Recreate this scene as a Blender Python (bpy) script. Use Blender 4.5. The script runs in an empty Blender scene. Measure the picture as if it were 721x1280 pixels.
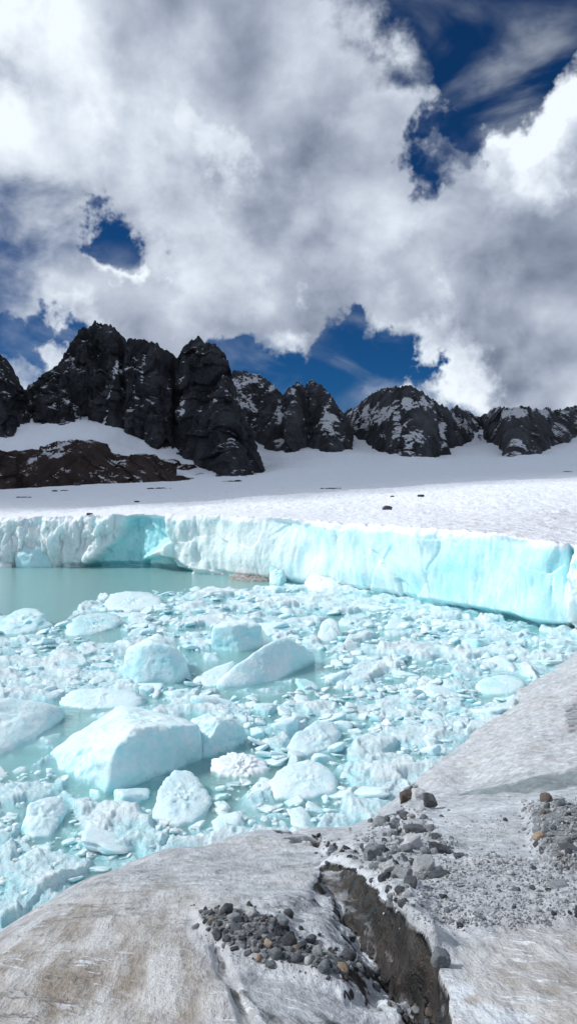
import bpy, bmesh, math, random
import numpy as np
from mathutils import Vector

random.seed(7)
rng = np.random.default_rng(11)
scene = bpy.context.scene
COL = scene.collection

# ------------------------------------------------------------------ camera frame
H = 8.0
FPX = 881.0
PITCH = math.atan(37 / FPX)
CAM = np.array([0.0, 0.0, H])
FW = np.array([0, math.cos(PITCH), -math.sin(PITCH)])
UP = np.array([0, math.sin(PITCH), math.cos(PITCH)])


def ray(px, py):
    px = np.asarray(px, float); py = np.asarray(py, float)
    x = (px - 360.5) / FPX
    v = -(py - 640) / FPX
    return np.stack([x + 0 * v, FW[1] + v * UP[1] + 0 * x, FW[2] + v * UP[2] + 0 * x], -1)


def at_depth(px, py, y):
    d = ray(px, py)
    return CAM + d * (np.asarray(y, float) / d[..., 1])[..., None]


def at_z(px, py, z=0.0):
    d = ray(px, py)
    return CAM + d * ((z - H) / d[..., 2])[..., None]


def proj(P):
    r = P - CAM
    f = r @ FW
    return 360.5 + FPX * r[..., 0] / f, 640 - FPX * (r @ UP) / f


def above(px, py, pyw):
    """point seen at (px, py) that stands over the waterline row pyw"""
    y = at_z(px, pyw)[..., 1]
    return at_depth(px, py, y)


# ------------------------------------------------------------------ noise
def _h(ix, iy, iz, s):
    h = (ix.astype(np.uint32) * np.uint32(374761393) + iy.astype(np.uint32) * np.uint32(668265263)
         + iz.astype(np.uint32) * np.uint32(2147483647 - 1013) + np.uint32((s * 974711 + 12345) & 0xffffffff))
    h = (h ^ (h >> np.uint32(13))) * np.uint32(1274126177)
    h = (h ^ (h >> np.uint32(15))) * np.uint32(2246822519)
    return h ^ (h >> np.uint32(16))


def gnoise(P, s=0):
    P = np.asarray(P, np.float32)
    i = np.floor(P).astype(np.int64)
    f = P - i
    u = f * f * f * (f * (f * 6 - 15) + 10)
    out = 0
    for dx in (0, 1):
        wx = u[..., 0] if dx else 1 - u[..., 0]
        for dy in (0, 1):
            wy = u[..., 1] if dy else 1 - u[..., 1]
            for dz in (0, 1):
                wz = u[..., 2] if dz else 1 - u[..., 2]
                h = _h(i[..., 0] + dx, i[..., 1] + dy, i[..., 2] + dz, s)
                gx = (h & np.uint32(1023)).astype(np.float32) / 511.5 - 1
                gy = ((h >> np.uint32(10)) & np.uint32(1023)).astype(np.float32) / 511.5 - 1
                gz = ((h >> np.uint32(20)) & np.uint32(1023)).astype(np.float32) / 511.5 - 1
                out = out + wx * wy * wz * (gx * (f[..., 0] - dx) + gy * (f[..., 1] - dy) + gz * (f[..., 2] - dz))
    return out * 1.4


def fbm(P, oct=5, gain=0.5, s=0):
    P = np.asarray(P, np.float32)
    a, t, fr = 1.0, 0, 1.0
    for k in range(oct):
        t = t + a * gnoise(P * fr, s + k * 17)
        a *= gain; fr *= 2.03
    return t


def ridged(P, oct=5, gain=0.5, s=0):
    P = np.asarray(P, np.float32)
    a, t, fr, tot = 1.0, 0, 1.0, 0
    for k in range(oct):
        t = t + a * (1 - 2 * np.abs(gnoise(P * fr, s + k * 17)))
        tot += a
        a *= gain; fr *= 2.07
    return t / tot


def worley2(X, Y, s=0):
    """F1, F2, random value of the nearest cell"""
    ix = np.floor(X).astype(np.int64); iy = np.floor(Y).astype(np.int64)
    f1 = np.full(X.shape, 9.0, np.float32); f2 = f1.copy(); rv = np.zeros(X.shape, np.float32)
    z = np.zeros_like(ix)
    for dx in (-1, 0, 1):
        for dy in (-1, 0, 1):
            h = _h(ix + dx, iy + dy, z, s)
            cx = ix + dx + (h & np.uint32(1023)).astype(np.float32) / 1023
            cy = iy + dy + ((h >> np.uint32(10)) & np.uint32(1023)).astype(np.float32) / 1023
            r = ((h >> np.uint32(20)) & np.uint32(1023)).astype(np.float32) / 1023
            d = np.hypot(X - cx, Y - cy)
            near = d < f1
            f2 = np.where(near, f1, np.minimum(f2, d))
            rv = np.where(near, r, rv)
            f1 = np.where(near, d, f1)
    return f1, f2, rv


def tiltcells(X, Y, s=0, tilt=1.0):
    """broken plates: every cell has its own height (-.5..5) and its own slant"""
    ix = np.floor(X).astype(np.int64); iy = np.floor(Y).astype(np.int64)
    f1 = np.full(X.shape, 9.0, np.float32); hv = np.zeros(X.shape, np.float32)
    z = np.zeros_like(ix)
    for dx in (-1, 0, 1):
        for dy in (-1, 0, 1):
            h = _h(ix + dx, iy + dy, z, s); g = _h(ix + dx, iy + dy, z + 3, s + 9)
            cx = ix + dx + (h & np.uint32(1023)).astype(np.float32) / 1023
            cy = iy + dy + ((h >> np.uint32(10)) & np.uint32(1023)).astype(np.float32) / 1023
            r = ((h >> np.uint32(20)) & np.uint32(1023)).astype(np.float32) / 1023 - 0.5
            tx_ = (g & np.uint32(1023)).astype(np.float32) / 511.5 - 1
            ty_ = ((g >> np.uint32(10)) & np.uint32(1023)).astype(np.float32) / 511.5 - 1
            d = np.hypot(X - cx, Y - cy)
            hv = np.where(d < f1, r + tilt * (tx_ * (X - cx) + ty_ * (Y - cy)), hv)
            f1 = np.minimum(f1, d)
    return hv


def sstep(a, b, x):
    t = np.clip((x - a) / (b - a), 0, 1)
    return t * t * (3 - 2 * t)


def inpoly(px, py, poly):
    r = np.zeros(np.shape(px), bool)
    n = len(poly)
    for k in range(n):
        x1, y1 = poly[k]; x2, y2 = poly[(k + 1) % n]
        c = ((y1 > py) != (y2 > py)) & (px < (x2 - x1) * (py - y1) / (y2 - y1 + 1e-9) + x1)
        r ^= c
    return r


def polydist(px, py, line):
    """distance to a polyline, and position along it 0..1"""
    best = np.full(np.shape(px), 1e9); tt = np.zeros(np.shape(px))
    n = len(line) - 1
    for k in range(n):
        ax, ay = line[k]; bx, by = line[k + 1]
        L2 = (bx - ax) ** 2 + (by - ay) ** 2
        t = np.clip(((px - ax) * (bx - ax) + (py - ay) * (by - ay)) / L2, 0, 1)
        d = np.hypot(px - ax - t * (bx - ax), py - ay - t * (by - ay))
        m = d < best
        tt = np.where(m, (k + t) / n, tt)
        best = np.where(m, d, best)
    return best, tt


def polymask(px, py, poly, soft):
    """soft mask of a polygon: 1 inside, fading over +-soft pixels at its edge"""
    d, _ = polydist(px, py, list(poly) + [poly[0]])
    sd = np.where(inpoly(px, py, poly), d, -d)
    return sstep(-soft, soft, sd)


def smooth_rows(A, k=5, n=2, axis=0):
    pad = [(0, 0)] * A.ndim
    pad[axis] = (k // 2, k // 2)
    for _ in range(n):
        B = np.pad(A, pad, mode='edge')
        c = np.cumsum(np.insert(B, 0, 0, axis=axis), axis=axis)
        A = (np.take(c, range(k, c.shape[axis]), axis) - np.take(c, range(0, c.shape[axis] - k), axis)) / k
    return A


# ------------------------------------------------------------------ mesh helpers
def make_mesh(name, V, F, smooth=True, attrs=None):
    me = bpy.data.meshes.new(name)
    V = np.asarray(V, np.float32).reshape(-1, 3); F = np.asarray(F, np.int32)
    n = F.shape[1]
    me.vertices.add(len(V)); me.vertices.foreach_set('co', V.ravel())
    me.loops.add(F.size); me.loops.foreach_set('vertex_index', F.ravel())
    me.polygons.add(len(F))
    me.polygons.foreach_set('loop_start', np.arange(0, F.size, n, dtype=np.int32))
    me.polygons.foreach_set('loop_total', np.full(len(F), n, np.int32))
    me.polygons.foreach_set('use_smooth', np.full(len(F), smooth, bool))
    for k, a in (attrs or {}).items():
        at = me.attributes.new(k, 'FLOAT', 'POINT')
        at.data.foreach_set('value', np.asarray(a, np.float32).ravel())
    me.update(calc_edges=True)
    return me


def grid_faces(r, c):
    i = np.arange(r * c).reshape(r, c)
    return np.stack([i[:-1, :-1], i[:-1, 1:], i[1:, 1:], i[1:, :-1]], -1).reshape(-1, 4)


def grid_mesh(name, P, attrs=None, flip=False):
    F = grid_faces(P.shape[0], P.shape[1])
    if flip:
        F = F[:, ::-1]
    return make_mesh(name, P, F, True, attrs)


def link(name, me, mat, parent=None, loc=None):
    o = bpy.data.objects.new(name, me)
    if mat is not None and not me.materials:
        me.materials.append(mat)
    COL.objects.link(o)
    if parent: o.parent = parent
    if loc is not None: o.location = loc
    return o


def tag(o, label=None, cat=None, group=None, kind=None):
    if label: o['label'] = label
    if cat: o['category'] = cat
    if group: o['group'] = group
    if kind: o['kind'] = kind
    return o


def grid_normals(P):
    du = np.gradient(P, axis=1); dv = np.gradient(P, axis=0)
    n = np.cross(du, dv)
    return n / (np.linalg.norm(n, axis=-1, keepdims=True) + 1e-9)


_ico = {}
def ico(sub):
    if sub not in _ico:
        bm = bmesh.new(); bmesh.ops.create_icosphere(bm, subdivisions=sub, radius=1)
        V = np.array([v.co[:] for v in bm.verts]); V /= np.linalg.norm(V, axis=1, keepdims=True)
        F = np.array([[v.index for v in f.verts] for f in bm.faces])
        bm.free(); _ico[sub] = (V, F)
    return _ico[sub]


def facet_radius(D, N, h, p):
    """radius of a convex body bounded by planes N.x = h, edges rounded by the power p"""
    q = np.maximum(0, D @ (N / h[:, None]).T)
    return (q ** p).sum(1) ** (-1.0 / p)


def random_blob(sub, seed, nplanes=14, p=14, jitter=0.35, noise=0.06, nscale=2.2, squash=(1, 1, 1)):
    r = np.random.default_rng(seed)
    D, F = ico(sub)
    N = r.normal(size=(nplanes, 3)); N /= np.linalg.norm(N, axis=1, keepdims=True)
    N = np.vstack([N, np.eye(3), -np.eye(3)])
    h = 1 - jitter * r.random(len(N))
    rad = facet_radius(D, N, h, p)
    V = D * rad[:, None]
    V = V * (1 + noise * fbm(V * nscale + seed * 3.1, 4, 0.55, seed)[:, None] * 1.6)
    return V * np.array(squash), F


def hull_body(points, sub, p=16, noise=0.05, nscale=1.5, seed=0, nabs=None):
    """convex hull of 3D points, redone as an even mesh with rounded edges and rough faces"""
    bm = bmesh.new()
    for q in points: bm.verts.new([float(a) for a in q])
    bmesh.ops.convex_hull(bm, input=bm.verts)
    pts = np.array([v.co[:] for v in bm.verts]); c = pts.mean(0)
    bm.normal_update()
    N, h = [], []
    for f in bm.faces:
        n = np.array(f.normal[:]); q = np.array(f.verts[0].co[:]) - c
        hh = n @ q
        if hh < 0: n, hh = -n, -hh
        if hh > 1e-3: N.append(n); h.append(hh)
    bm.free()
    D, F = ico(sub)
    rad = facet_radius(D, np.array(N), np.array(h), p)
    V = D * rad[:, None]
    size = np.mean(rad)
    disp = noise * size * (fbm(V / size * nscale + seed * 5.3, 5, 0.55, seed)
                           + 0.6 * ridged(V / size * nscale * 1.7 + seed, 4, 0.5, seed + 5) - 0.3)
    nn = D
    return V + nn * disp[:, None] + c, F


# ------------------------------------------------------------------ node helpers
class NT:
    def __init__(s, tree): s.t = tree; s.n = tree.nodes; s.l = tree.links
    def __call__(s, typ, _o=0, **kw):
        nd = s.n.new(typ)
        for k, v in kw.items():
            if k.startswith('_'): setattr(nd, k[1:], v)
        for k, v in kw.items():
            if k.startswith('_'): continue
            key = int(k[1:]) if k[0] == 'i' and k[1:].isdigit() else k.replace('__', ' ')
            sock = nd.inputs[key]
            if isinstance(v, bpy.types.NodeSocket): s.l.new(v, sock)
            else: sock.default_value = v
        return nd
    def math(s, op, a, b=None, c=None, clamp=False):
        kw = {'i0': a}
        if b is not None: kw['i1'] = b
        if c is not None: kw['i2'] = c
        return s('ShaderNodeMath', _operation=op, _use_clamp=clamp, **kw).outputs[0]
    def ramp(s, v, a, b, lo=0.0, hi=1.0, smooth=True):
        return s('ShaderNodeMapRange', _interpolation_type='SMOOTHSTEP' if smooth else 'LINEAR',
                 Value=v, i1=a, i2=b, i3=lo, i4=hi).outputs[0]
    def noise(s, vec, scale, detail=4, rough=0.5, dist=0.0, lac=2.0):
        return s('ShaderNodeTexNoise', Vector=vec, Scale=scale, Detail=detail, Roughness=rough, Distortion=dist,
                 Lacunarity=lac).outputs[0]
    def mix(s, f, a, b, mode='MIX'):
        nd = s.n.new('ShaderNodeMix'); nd.data_type = 'RGBA'; nd.blend_type = mode
        for i, v in ((0, f), (6, a), (7, b)):
            if isinstance(v, bpy.types.NodeSocket): s.l.new(v, nd.inputs[i])
            else: nd.inputs[i].default_value = v if i == 0 else (*v, 1) if len(v) == 3 else v
        return nd.outputs[2]
    def attr(s, name): return s('ShaderNodeAttribute', _attribute_name=name).outputs['Fac']
    def scale(s, vec, xyz): return s('ShaderNodeVectorMath', _operation='MULTIPLY', i0=vec, i1=xyz).outputs[0]
    def bump(s, h, strength, dist, normal=None):
        kw = dict(Height=h, Strength=strength, Distance=dist)
        if normal is not None: kw['Normal'] = normal
        return s('ShaderNodeBump', **kw).outputs[0]


def new_mat(name):
    m = bpy.data.materials.new(name); m.use_nodes = True
    t = NT(m.node_tree)
    for n in list(t.n): t.n.remove(n)
    out = t('ShaderNodeOutputMaterial')
    return m, t, out


def principled(t, out, **kw):
    b = t('ShaderNodeBsdfPrincipled', **kw)
    t.l.new(b.outputs[0], out.inputs['Surface'])
    return b


def pos(t): return t('ShaderNodeNewGeometry').outputs['Position']
def nz(t):
    g = t('ShaderNodeNewGeometry').outputs['Normal']
    return t('ShaderNodeSeparateXYZ', Vector=g).outputs[2]


def ice_material(name, col_a, col_b, sss=0.6, radius=(0.10, 0.32, 0.42), sscale=1.0, bscale=1.0, rough=0.4, coord=None, crust=0.5):
    m, t, out = new_mat(name)
    p = pos(t) if coord is None else t('ShaderNodeTexCoord').outputs[coord]
    n1 = t.noise(p, 1.1 * bscale, 5, 0.6)
    n2 = t.noise(p, 7 * bscale, 5, 0.65)
    n3 = t.noise(p, 40 * bscale, 3, 0.6)
    col = t.mix(t.ramp(t.math('ADD', n1, t.math('MULTIPLY', n2, 0.35)), 0.52, 0.86), col_a, col_b)
    # weathered white crust where the ice faces up, clear blue ice on the sides
    up = t.math('ADD', nz(t), t.math('MULTIPLY', t.math('SUBTRACT', n2, 0.5), 0.9))
    col = t.mix(t.math('MULTIPLY', t.ramp(up, 0.45, 0.85), crust), col, (0.83, 0.93, 0.96))
    b1 = t.bump(t.math('ADD', n2, t.noise(p, 2.6 * bscale, 3, 0.5)), 0.5, 0.11 / bscale)
    b2 = t.bump(n3, 0.3, 0.015 / bscale, b1)
    principled(t, out, Base__Color=col, Roughness=rough, IOR=1.31, Normal=b2,
               Subsurface__Weight=sss, Subsurface__Radius=radius, Subsurface__Scale=sscale)
    return m


# ------------------------------------------------------------------ materials
M = {}
M['berg'] = ice_material('white_berg_ice', (0.50, 0.83, 0.88), (0.73, 0.885, 0.935), 0.6, (0.11, 0.15, 0.16), 1.0, 1.0)
M['floe'] = ice_material('floe_ice', (0.50, 0.80, 0.87), (0.71, 0.87, 0.925), 0.6, (0.085, 0.115, 0.12), 1.0, 1.6, 0.32)
M['blue'] = ice_material('blue_floe_ice', (0.42, 0.80, 0.84), (0.70, 0.89, 0.92), 0.4, (0.09, 0.14, 0.15), 1.0, 1.2, 0.3, crust=0.3)
M['crumb'] = ice_material('crumbly_ice', (0.72, 0.82, 0.84), (0.90, 0.92, 0.93), 0.3, (0.03, 0.06, 0.08), 1.0, 4.0, 0.45)


def slush_material():
    m, t, out = new_mat('slush_ice')
    p = pos(t)
    n1 = t.noise(p, 0.8, 5, 0.6)
    n2 = t.noise(p, 9, 6, 0.7)
    n3 = t.noise(p, 60, 3, 0.7)
    v = t('ShaderNodeTexVoronoi', Vector=p, Scale=30.0).outputs['Distance']
    col = t.mix(t.ramp(t.math('ADD', n1, t.math('MULTIPLY', n2, 0.5)), 0.6, 0.9), (0.44, 0.77, 0.83), (0.71, 0.87, 0.925))
    zc = t('ShaderNodeSeparateXYZ', Vector=p).outputs[2]
    dry = t.math('ADD', zc, t.math('MULTIPLY', t.math('SUBTRACT', n2, 0.5), 0.25))
    col = t.mix(t.ramp(dry, 0.02, 0.26, 0.0, 0.75), col, (0.83, 0.93, 0.96))       # drained crumbs are white, soaked ones blue
    b1 = t.bump(n2, 0.8, 0.10)
    b2 = t.bump(v, 0.5, 0.03, b1)
    b3 = t.bump(n3, 0.7, 0.015, b2)
    principled(t, out, Base__Color=col, Roughness=t.ramp(n2, 0.35, 0.65, 0.12, 0.45), IOR=1.31, Normal=b3,
               Subsurface__Weight=0.25, Subsurface__Radius=(0.065, 0.08, 0.085), Subsurface__Scale=1.0)
    return m


M['slush'] = slush_material()


def water_material():
    m, t, out = new_mat('milky_meltwater')
    p = pos(t)
    n = t.noise(t.scale(p, (1, 2.2, 1)), 1.6, 4, 0.6)
    n2 = t.noise(t.scale(p, (1, 1.8, 1)), 7, 3, 0.6)
    b = t.bump(t.math('ADD', n, t.math('MULTIPLY', n2, 0.45)), 0.5, 0.16)
    gl = t('ShaderNodeBsdfGlossy', Roughness=0.06, Color=(1, 1, 1, 1), Normal=b)
    tr = t('ShaderNodeBsdfTransparent', Color=(0.97, 1, 1, 1))
    fr = t('ShaderNodeFresnel', IOR=1.33, Normal=b)
    bf = t('ShaderNodeNewGeometry').outputs['Backfacing']
    mx = t('ShaderNodeMixShader', Fac=t.math('MULTIPLY', fr.outputs[0], t.math('SUBTRACT', 1.0, bf)), i1=tr.outputs[0], i2=gl.outputs[0])
    t.l.new(mx.outputs[0], out.inputs['Surface'])
    ab = t('ShaderNodeVolumeAbsorption', Color=(0.10, 0.64, 0.63, 1), Density=2.3)
    sc = t('ShaderNodeVolumeScatter', Color=(0.84, 0.96, 0.95, 1), Density=3.2, Anisotropy=0.2)
    ad = t('ShaderNodeAddShader', i0=ab.outputs[0], i1=sc.outputs[0])
    t.l.new(ad.outputs[0], out.inputs['Volume'])
    return m


M['water'] = water_material()


def glacier_material():
    m, t, out = new_mat('glacier_snow_and_ice')
    p = pos(t)
    top = t.attr('top'); blue = t.attr('blue')
    n1 = t.noise(t.scale(p, (1, 1, 0.8)), 0.42, 6, 0.55)
    n2 = t.noise(t.scale(p, (1.3, 1.3, 0.75)), 1.3, 6, 0.58)
    n3 = t.noise(p, 6, 4, 0.6)
    f = t.math('ADD', t.math('MULTIPLY', n1, 0.9), t.math('MULTIPLY', n2, 0.55))
    f = t.math('ADD', f, t.math('MULTIPLY', t.math('SUBTRACT', 0.5, blue), 0.9))
    ice = t.mix(t.ramp(f, 0.30, 0.95), (0.43, 0.83, 0.87), (0.80, 0.925, 0.945))
    # snow, with dust lying in thin patches
    d1 = t.noise(t.scale(p, (1, 0.35, 1)), 0.35, 6, 0.7)
    d2 = t.noise(t.scale(p, (1, 0.4, 1)), 1.7, 5, 0.7)
    dust = t.math('MULTIPLY', t.ramp(d1, 0.47, 0.72), t.ramp(d2, 0.42, 0.7))
    dust = t.math('ADD', t.math('MULTIPLY', dust, 0.5), t.math('MULTIPLY', t.attr('dusty'), t.ramp(d2, 0.3, 0.75)), clamp=True)
    snow = t.mix(dust, (0.84, 0.88, 0.935), (0.47, 0.45, 0.46))
    col = t.mix(top, ice, snow)
    b1 = t.bump(n2, t.math('SUBTRACT', 0.75, blue), 0.5)
    b2 = t.bump(n3, 0.4, 0.12, b1)
    principled(t, out, Base__Color=col, Roughness=t.math('ADD', 0.35, t.math('MULTIPLY', top, 0.4)), IOR=1.31, Normal=b2,
               Subsurface__Weight=t.math('SUBTRACT', 0.75, t.math('MULTIPLY', top, 0.65)),
               Subsurface__Radius=(0.42, 0.7, 0.76), Subsurface__Scale=1.0)
    return m


M['glacier'] = glacier_material()


def mountain_material(name, rock_a, rock_b, snow_amt):
    m, t, out = new_mat(name)
    p = pos(t)
    n1 = t.noise(t.scale(p, (1, 1, 0.5)), 0.05, 8, 0.65)
    n2 = t.noise(t.scale(p, (1, 1, 0.6)), 0.35, 6, 0.7)
    rock = t.mix(t.ramp(n1, 0.35, 0.68), rock_a, rock_b)
    rock = t.mix(t.math('MULTIPLY', t.ramp(n2, 0.5, 0.75), 0.35), rock, (0.12, 0.12, 0.13))
    # snow caught on ledges and in gullies
    n4 = t.noise(p, 0.03, 5, 0.6)
    n5 = t.noise(t.scale(p, (1, 1, 0.5)), 0.10, 7, 0.65)
    led = t.math('ADD', nz(t), t.math('ADD', t.math('MULTIPLY', t.math('SUBTRACT', n4, 0.5), 1.9),
                                      t.math('MULTIPLY', t.math('SUBTRACT', n5, 0.5), 1.6)))
    led = t.math('ADD', led, t.attr('snowy'))
    sn = t.ramp(led, 0.84 - snow_amt, 0.97 - snow_amt)
    col = t.mix(sn, rock, (0.80, 0.82, 0.86))
    n6 = t.noise(t.scale(p, (1, 1, 0.4)), 0.16, 8, 0.7)
    b = t.bump(n6, 0.9, 6.0, t.bump(n2, 0.8, 2.0))
    principled(t, out, Base__Color=col, Roughness=0.9, Normal=b, Specular__IOR__Level=0.2)
    return m


M['peak'] = mountain_material('dark_crag_rock', (0.018, 0.020, 0.025), (0.068, 0.071, 0.080), -0.12)
M['ridge'] = mountain_material('dark_snowy_rock', (0.030, 0.032, 0.038), (0.115, 0.118, 0.130), 0.0)
M['outcrop'] = mountain_material('red_brown_rock', (0.036, 0.022, 0.020), (0.075, 0.050, 0.044), -0.2)


def bedrock_material():
    m, t, out = new_mat('ice_polished_bedrock')
    p = pos(t)
    # striations run down the slab, roughly away from the viewer
    rot = t('ShaderNodeVectorRotate', _rotation_type='Z_AXIS', Vector=p, Angle=math.radians(-8)).outputs[0]
    s1 = t.noise(t.scale(rot, (7, 1.0, 3)), 1.0, 6, 0.65)
    s2 = t.noise(t.scale(rot, (40, 11.0, 14)), 1.0, 5, 0.68)
    rot2 = t('ShaderNodeVectorRotate', _rotation_type='Z_AXIS', Vector=p, Angle=math.radians(24)).outputs[0]
    d1 = t.noise(t.scale(rot2, (5, 26, 9)), 1.0, 3, 0.6)
    n1 = t.noise(p, 0.7, 6, 0.6)
    n2 = t.noise(p, 6, 6, 0.65)
    n3 = t.noise(p, 60, 5, 0.7)
    beige = t.attr('beige'); dirt_shade = t.attr('dirt_shade'); rime = t.attr('rime'); grit = t.attr('grit'); crease_shade = t.attr('crease_shade')
    grey = t.mix(t.ramp(n2, 0.3, 0.72), (0.37, 0.39, 0.42), (0.64, 0.67, 0.705))
    tan_ = t.mix(t.ramp(t.math('ADD', t.math('MULTIPLY', s1, 0.7), t.math('MULTIPLY', n2, 0.3)), 0.38, 0.60), (0.30, 0.25, 0.205), (0.61, 0.60, 0.59))
    f = t.math('ADD', beige, t.math('MULTIPLY', t.math('SUBTRACT', n1, 0.5), 1.6), clamp=True)
    col = t.mix(f, grey, tan_)
    col = t.mix(t.math('MULTIPLY', t.ramp(s2, 0.5, 0.75), 0.5), col, (0.50, 0.49, 0.48))
    col = t.mix(t.math('MULTIPLY', t.ramp(n3, 0.56, 0.72), 0.5), col, (0.18, 0.17, 0.16))
    ck = t.noise(t.scale(rot2, (1.0, 2.6, 1.2)), 1.1, 7, 0.6, 0.4)
    ckm = t.ramp(t.math('ABSOLUTE', t.math('SUBTRACT', ck, 0.5)), 0.010, 0.0)
    ckm = t.math('MULTIPLY', ckm, t.ramp(t.noise(p, 0.9, 2, 0.5), 0.45, 0.6))
    col = t.mix(t.math('MULTIPLY', ckm, 0.65), col, (0.14, 0.135, 0.13))
    # thin pale chips of rime
    chip = t.math('MULTIPLY', t.ramp(d1, 0.585, 0.63), t.ramp(t.noise(p, 1.6, 3, 0.5), 0.40, 0.6))
    col = t.mix(t.math('MULTIPLY', chip, 0.85), col, (0.74, 0.76, 0.79))
    # rime / refrozen snow
    rf = t.ramp(t.math('ADD', rime, t.math('MULTIPLY', t.math('SUBTRACT', t.noise(p, 3.5, 8, 0.72), 0.5), 2.2)), 0.42, 0.85)
    col = t.mix(rf, col, (0.68, 0.725, 0.77))
    # grit between the stones
    gf = t.ramp(t.math('ADD', grit, t.math('MULTIPLY', t.math('SUBTRACT', n2, 0.5), 1.0)), 0.4, 0.65)
    gcol = t.mix(t.ramp(n3, 0.35, 0.65), (0.07, 0.075, 0.08), (0.26, 0.27, 0.28))
    col = t.mix(gf, col, gcol)
    # wet brown silt, taken near black to paint in the cleft's shade
    df = t.ramp(t.math('ADD', dirt_shade, t.math('MULTIPLY', t.math('SUBTRACT', t.math('ADD', t.math('MULTIPLY', n2, 0.5), t.math('MULTIPLY', t.noise(t.scale(t('ShaderNodeVectorRotate', _rotation_type='Z_AXIS', Vector=p, Angle=math.radians(52)).outputs[0], (2, 9, 3)), 1.2, 6, 0.65), 0.5)), 0.5), 2.6)), 0.35, 0.85)
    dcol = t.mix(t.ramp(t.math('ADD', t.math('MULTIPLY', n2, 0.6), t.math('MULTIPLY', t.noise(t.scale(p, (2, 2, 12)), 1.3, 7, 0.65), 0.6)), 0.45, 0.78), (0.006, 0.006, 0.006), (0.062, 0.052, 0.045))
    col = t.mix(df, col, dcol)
    # blue-grey tone painted as the shadow in the crease below the far dome
    col = t.mix(t.math('MULTIPLY', crease_shade, 0.85), col, t.mix(n2, (0.11, 0.145, 0.155), (0.22, 0.26, 0.27)))
    rockf = t.math('SUBTRACT', 1.0, df)
    b1 = t.bump(t.math('ADD', n2, t.math('MULTIPLY', t.math('MULTIPLY', s1, rockf), 0.6)), 0.7, 0.08)
    b2 = t.bump(t.math('ADD', t.math('MULTIPLY', s2, rockf), t.math('MULTIPLY', n3, 0.7)), 0.7, 0.016, b1)
    b3 = t.bump(t.math('SUBTRACT', chip, t.math('MULTIPLY', ckm, 2.0)), 0.6, 0.012, b2)
    b4 = t.bump(t.noise(p, 180, 3, 0.7), 0.35, 0.004, b3)
    principled(t, out, Base__Color=col, Roughness=t.math('SUBTRACT', 0.50, t.math('MULTIPLY', df, 0.16)), Normal=b4, Specular__IOR__Level=0.35)
    return m


M['bedrock'] = bedrock_material()


def stone_material(name, a, b, sc=1.0):
    m, t, out = new_mat(name)
    p = t('ShaderNodeTexCoord').outputs['Object']
    ri = t('ShaderNodeObjectInfo').outputs['Random']
    off = t('ShaderNodeCombineXYZ', X=t.math('MULTIPLY', ri, 37.0), Y=t.math('MULTIPLY', ri, 91.0)).outputs[0]
    q = t('ShaderNodeVectorMath', _operation='ADD', i0=p, i1=off).outputs[0]
    n1 = t.noise(q, 1.6 * sc, 5, 0.65); n2 = t.noise(q, 9 * sc, 4, 0.7)
    col = t.mix(t.ramp(t.math('ADD', n1, t.math('MULTIPLY', t.math('SUBTRACT', ri, 0.5), 0.35)), 0.3, 0.7), a, b)
    col = t.mix(t.math('MULTIPLY', t.ramp(n2, 0.55, 0.75), 0.4), col, (0.34, 0.35, 0.36))
    bb = t.bump(t.math('ADD', n1, t.math('MULTIPLY', n2, 0.5)), 0.5, 0.12)
    principled(t, out, Base__Color=col, Roughness=0.75, Normal=bb, Specular__IOR__Level=0.35)
    return m


M['slate'] = stone_material('dark_slate_stone', (0.035, 0.038, 0.044), (0.11, 0.118, 0.13))
M['grey'] = stone_material('blue_grey_stone', (0.15, 0.165, 0.18), (0.30, 0.315, 0.33))
M['pale'] = stone_material('pale_frosted_stone', (0.34, 0.355, 0.365), (0.55, 0.56, 0.57))
M['rusty'] = stone_material('ochre_stone', (0.27, 0.19, 0.13), (0.42, 0.33, 0.25))
M['brown'] = stone_material('dark_brown_stone', (0.07, 0.055, 0.048), (0.15, 0.12, 0.10))

# ------------------------------------------------------------------ glacier and snowfield
front_px = [-900, -400, 0, 100, 170, 240, 290, 345, 400, 440, 500, 560, 620, 680, 721, 800, 900, 1100, 1500]
front_py = [712, 709, 707, 708, 710, 716, 722, 727, 733, 738, 750, 760, 773, 785, 791, 806, 824, 860, 900]
lip_px = [-900, -400, 0, 100, 170, 280, 360, 430, 500, 560, 620, 690, 721, 800, 900, 1100, 1500]
lip_py = [650, 648, 647, 645, 643, 645, 648, 655, 658, 662, 668, 678, 682, 690, 700, 720, 745]
cols = np.concatenate([np.linspace(-900, -60, 130)[:-1], np.arange(-60, 790, 1.3), np.linspace(790, 1500, 110)])
NC = len(cols)
fpy = smooth_rows(np.interp(cols, front_px, front_py), 15, 2)
Fp = at_z(cols, fpy)                                   # foot of the front at the water
d0 = Fp[:, 1]
lpy = smooth_rows(np.interp(cols, lip_px, lip_py), 11, 2)
Lp = at_depth(cols, lpy, d0 + 0.6)
lipz = Lp[:, 2]

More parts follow.
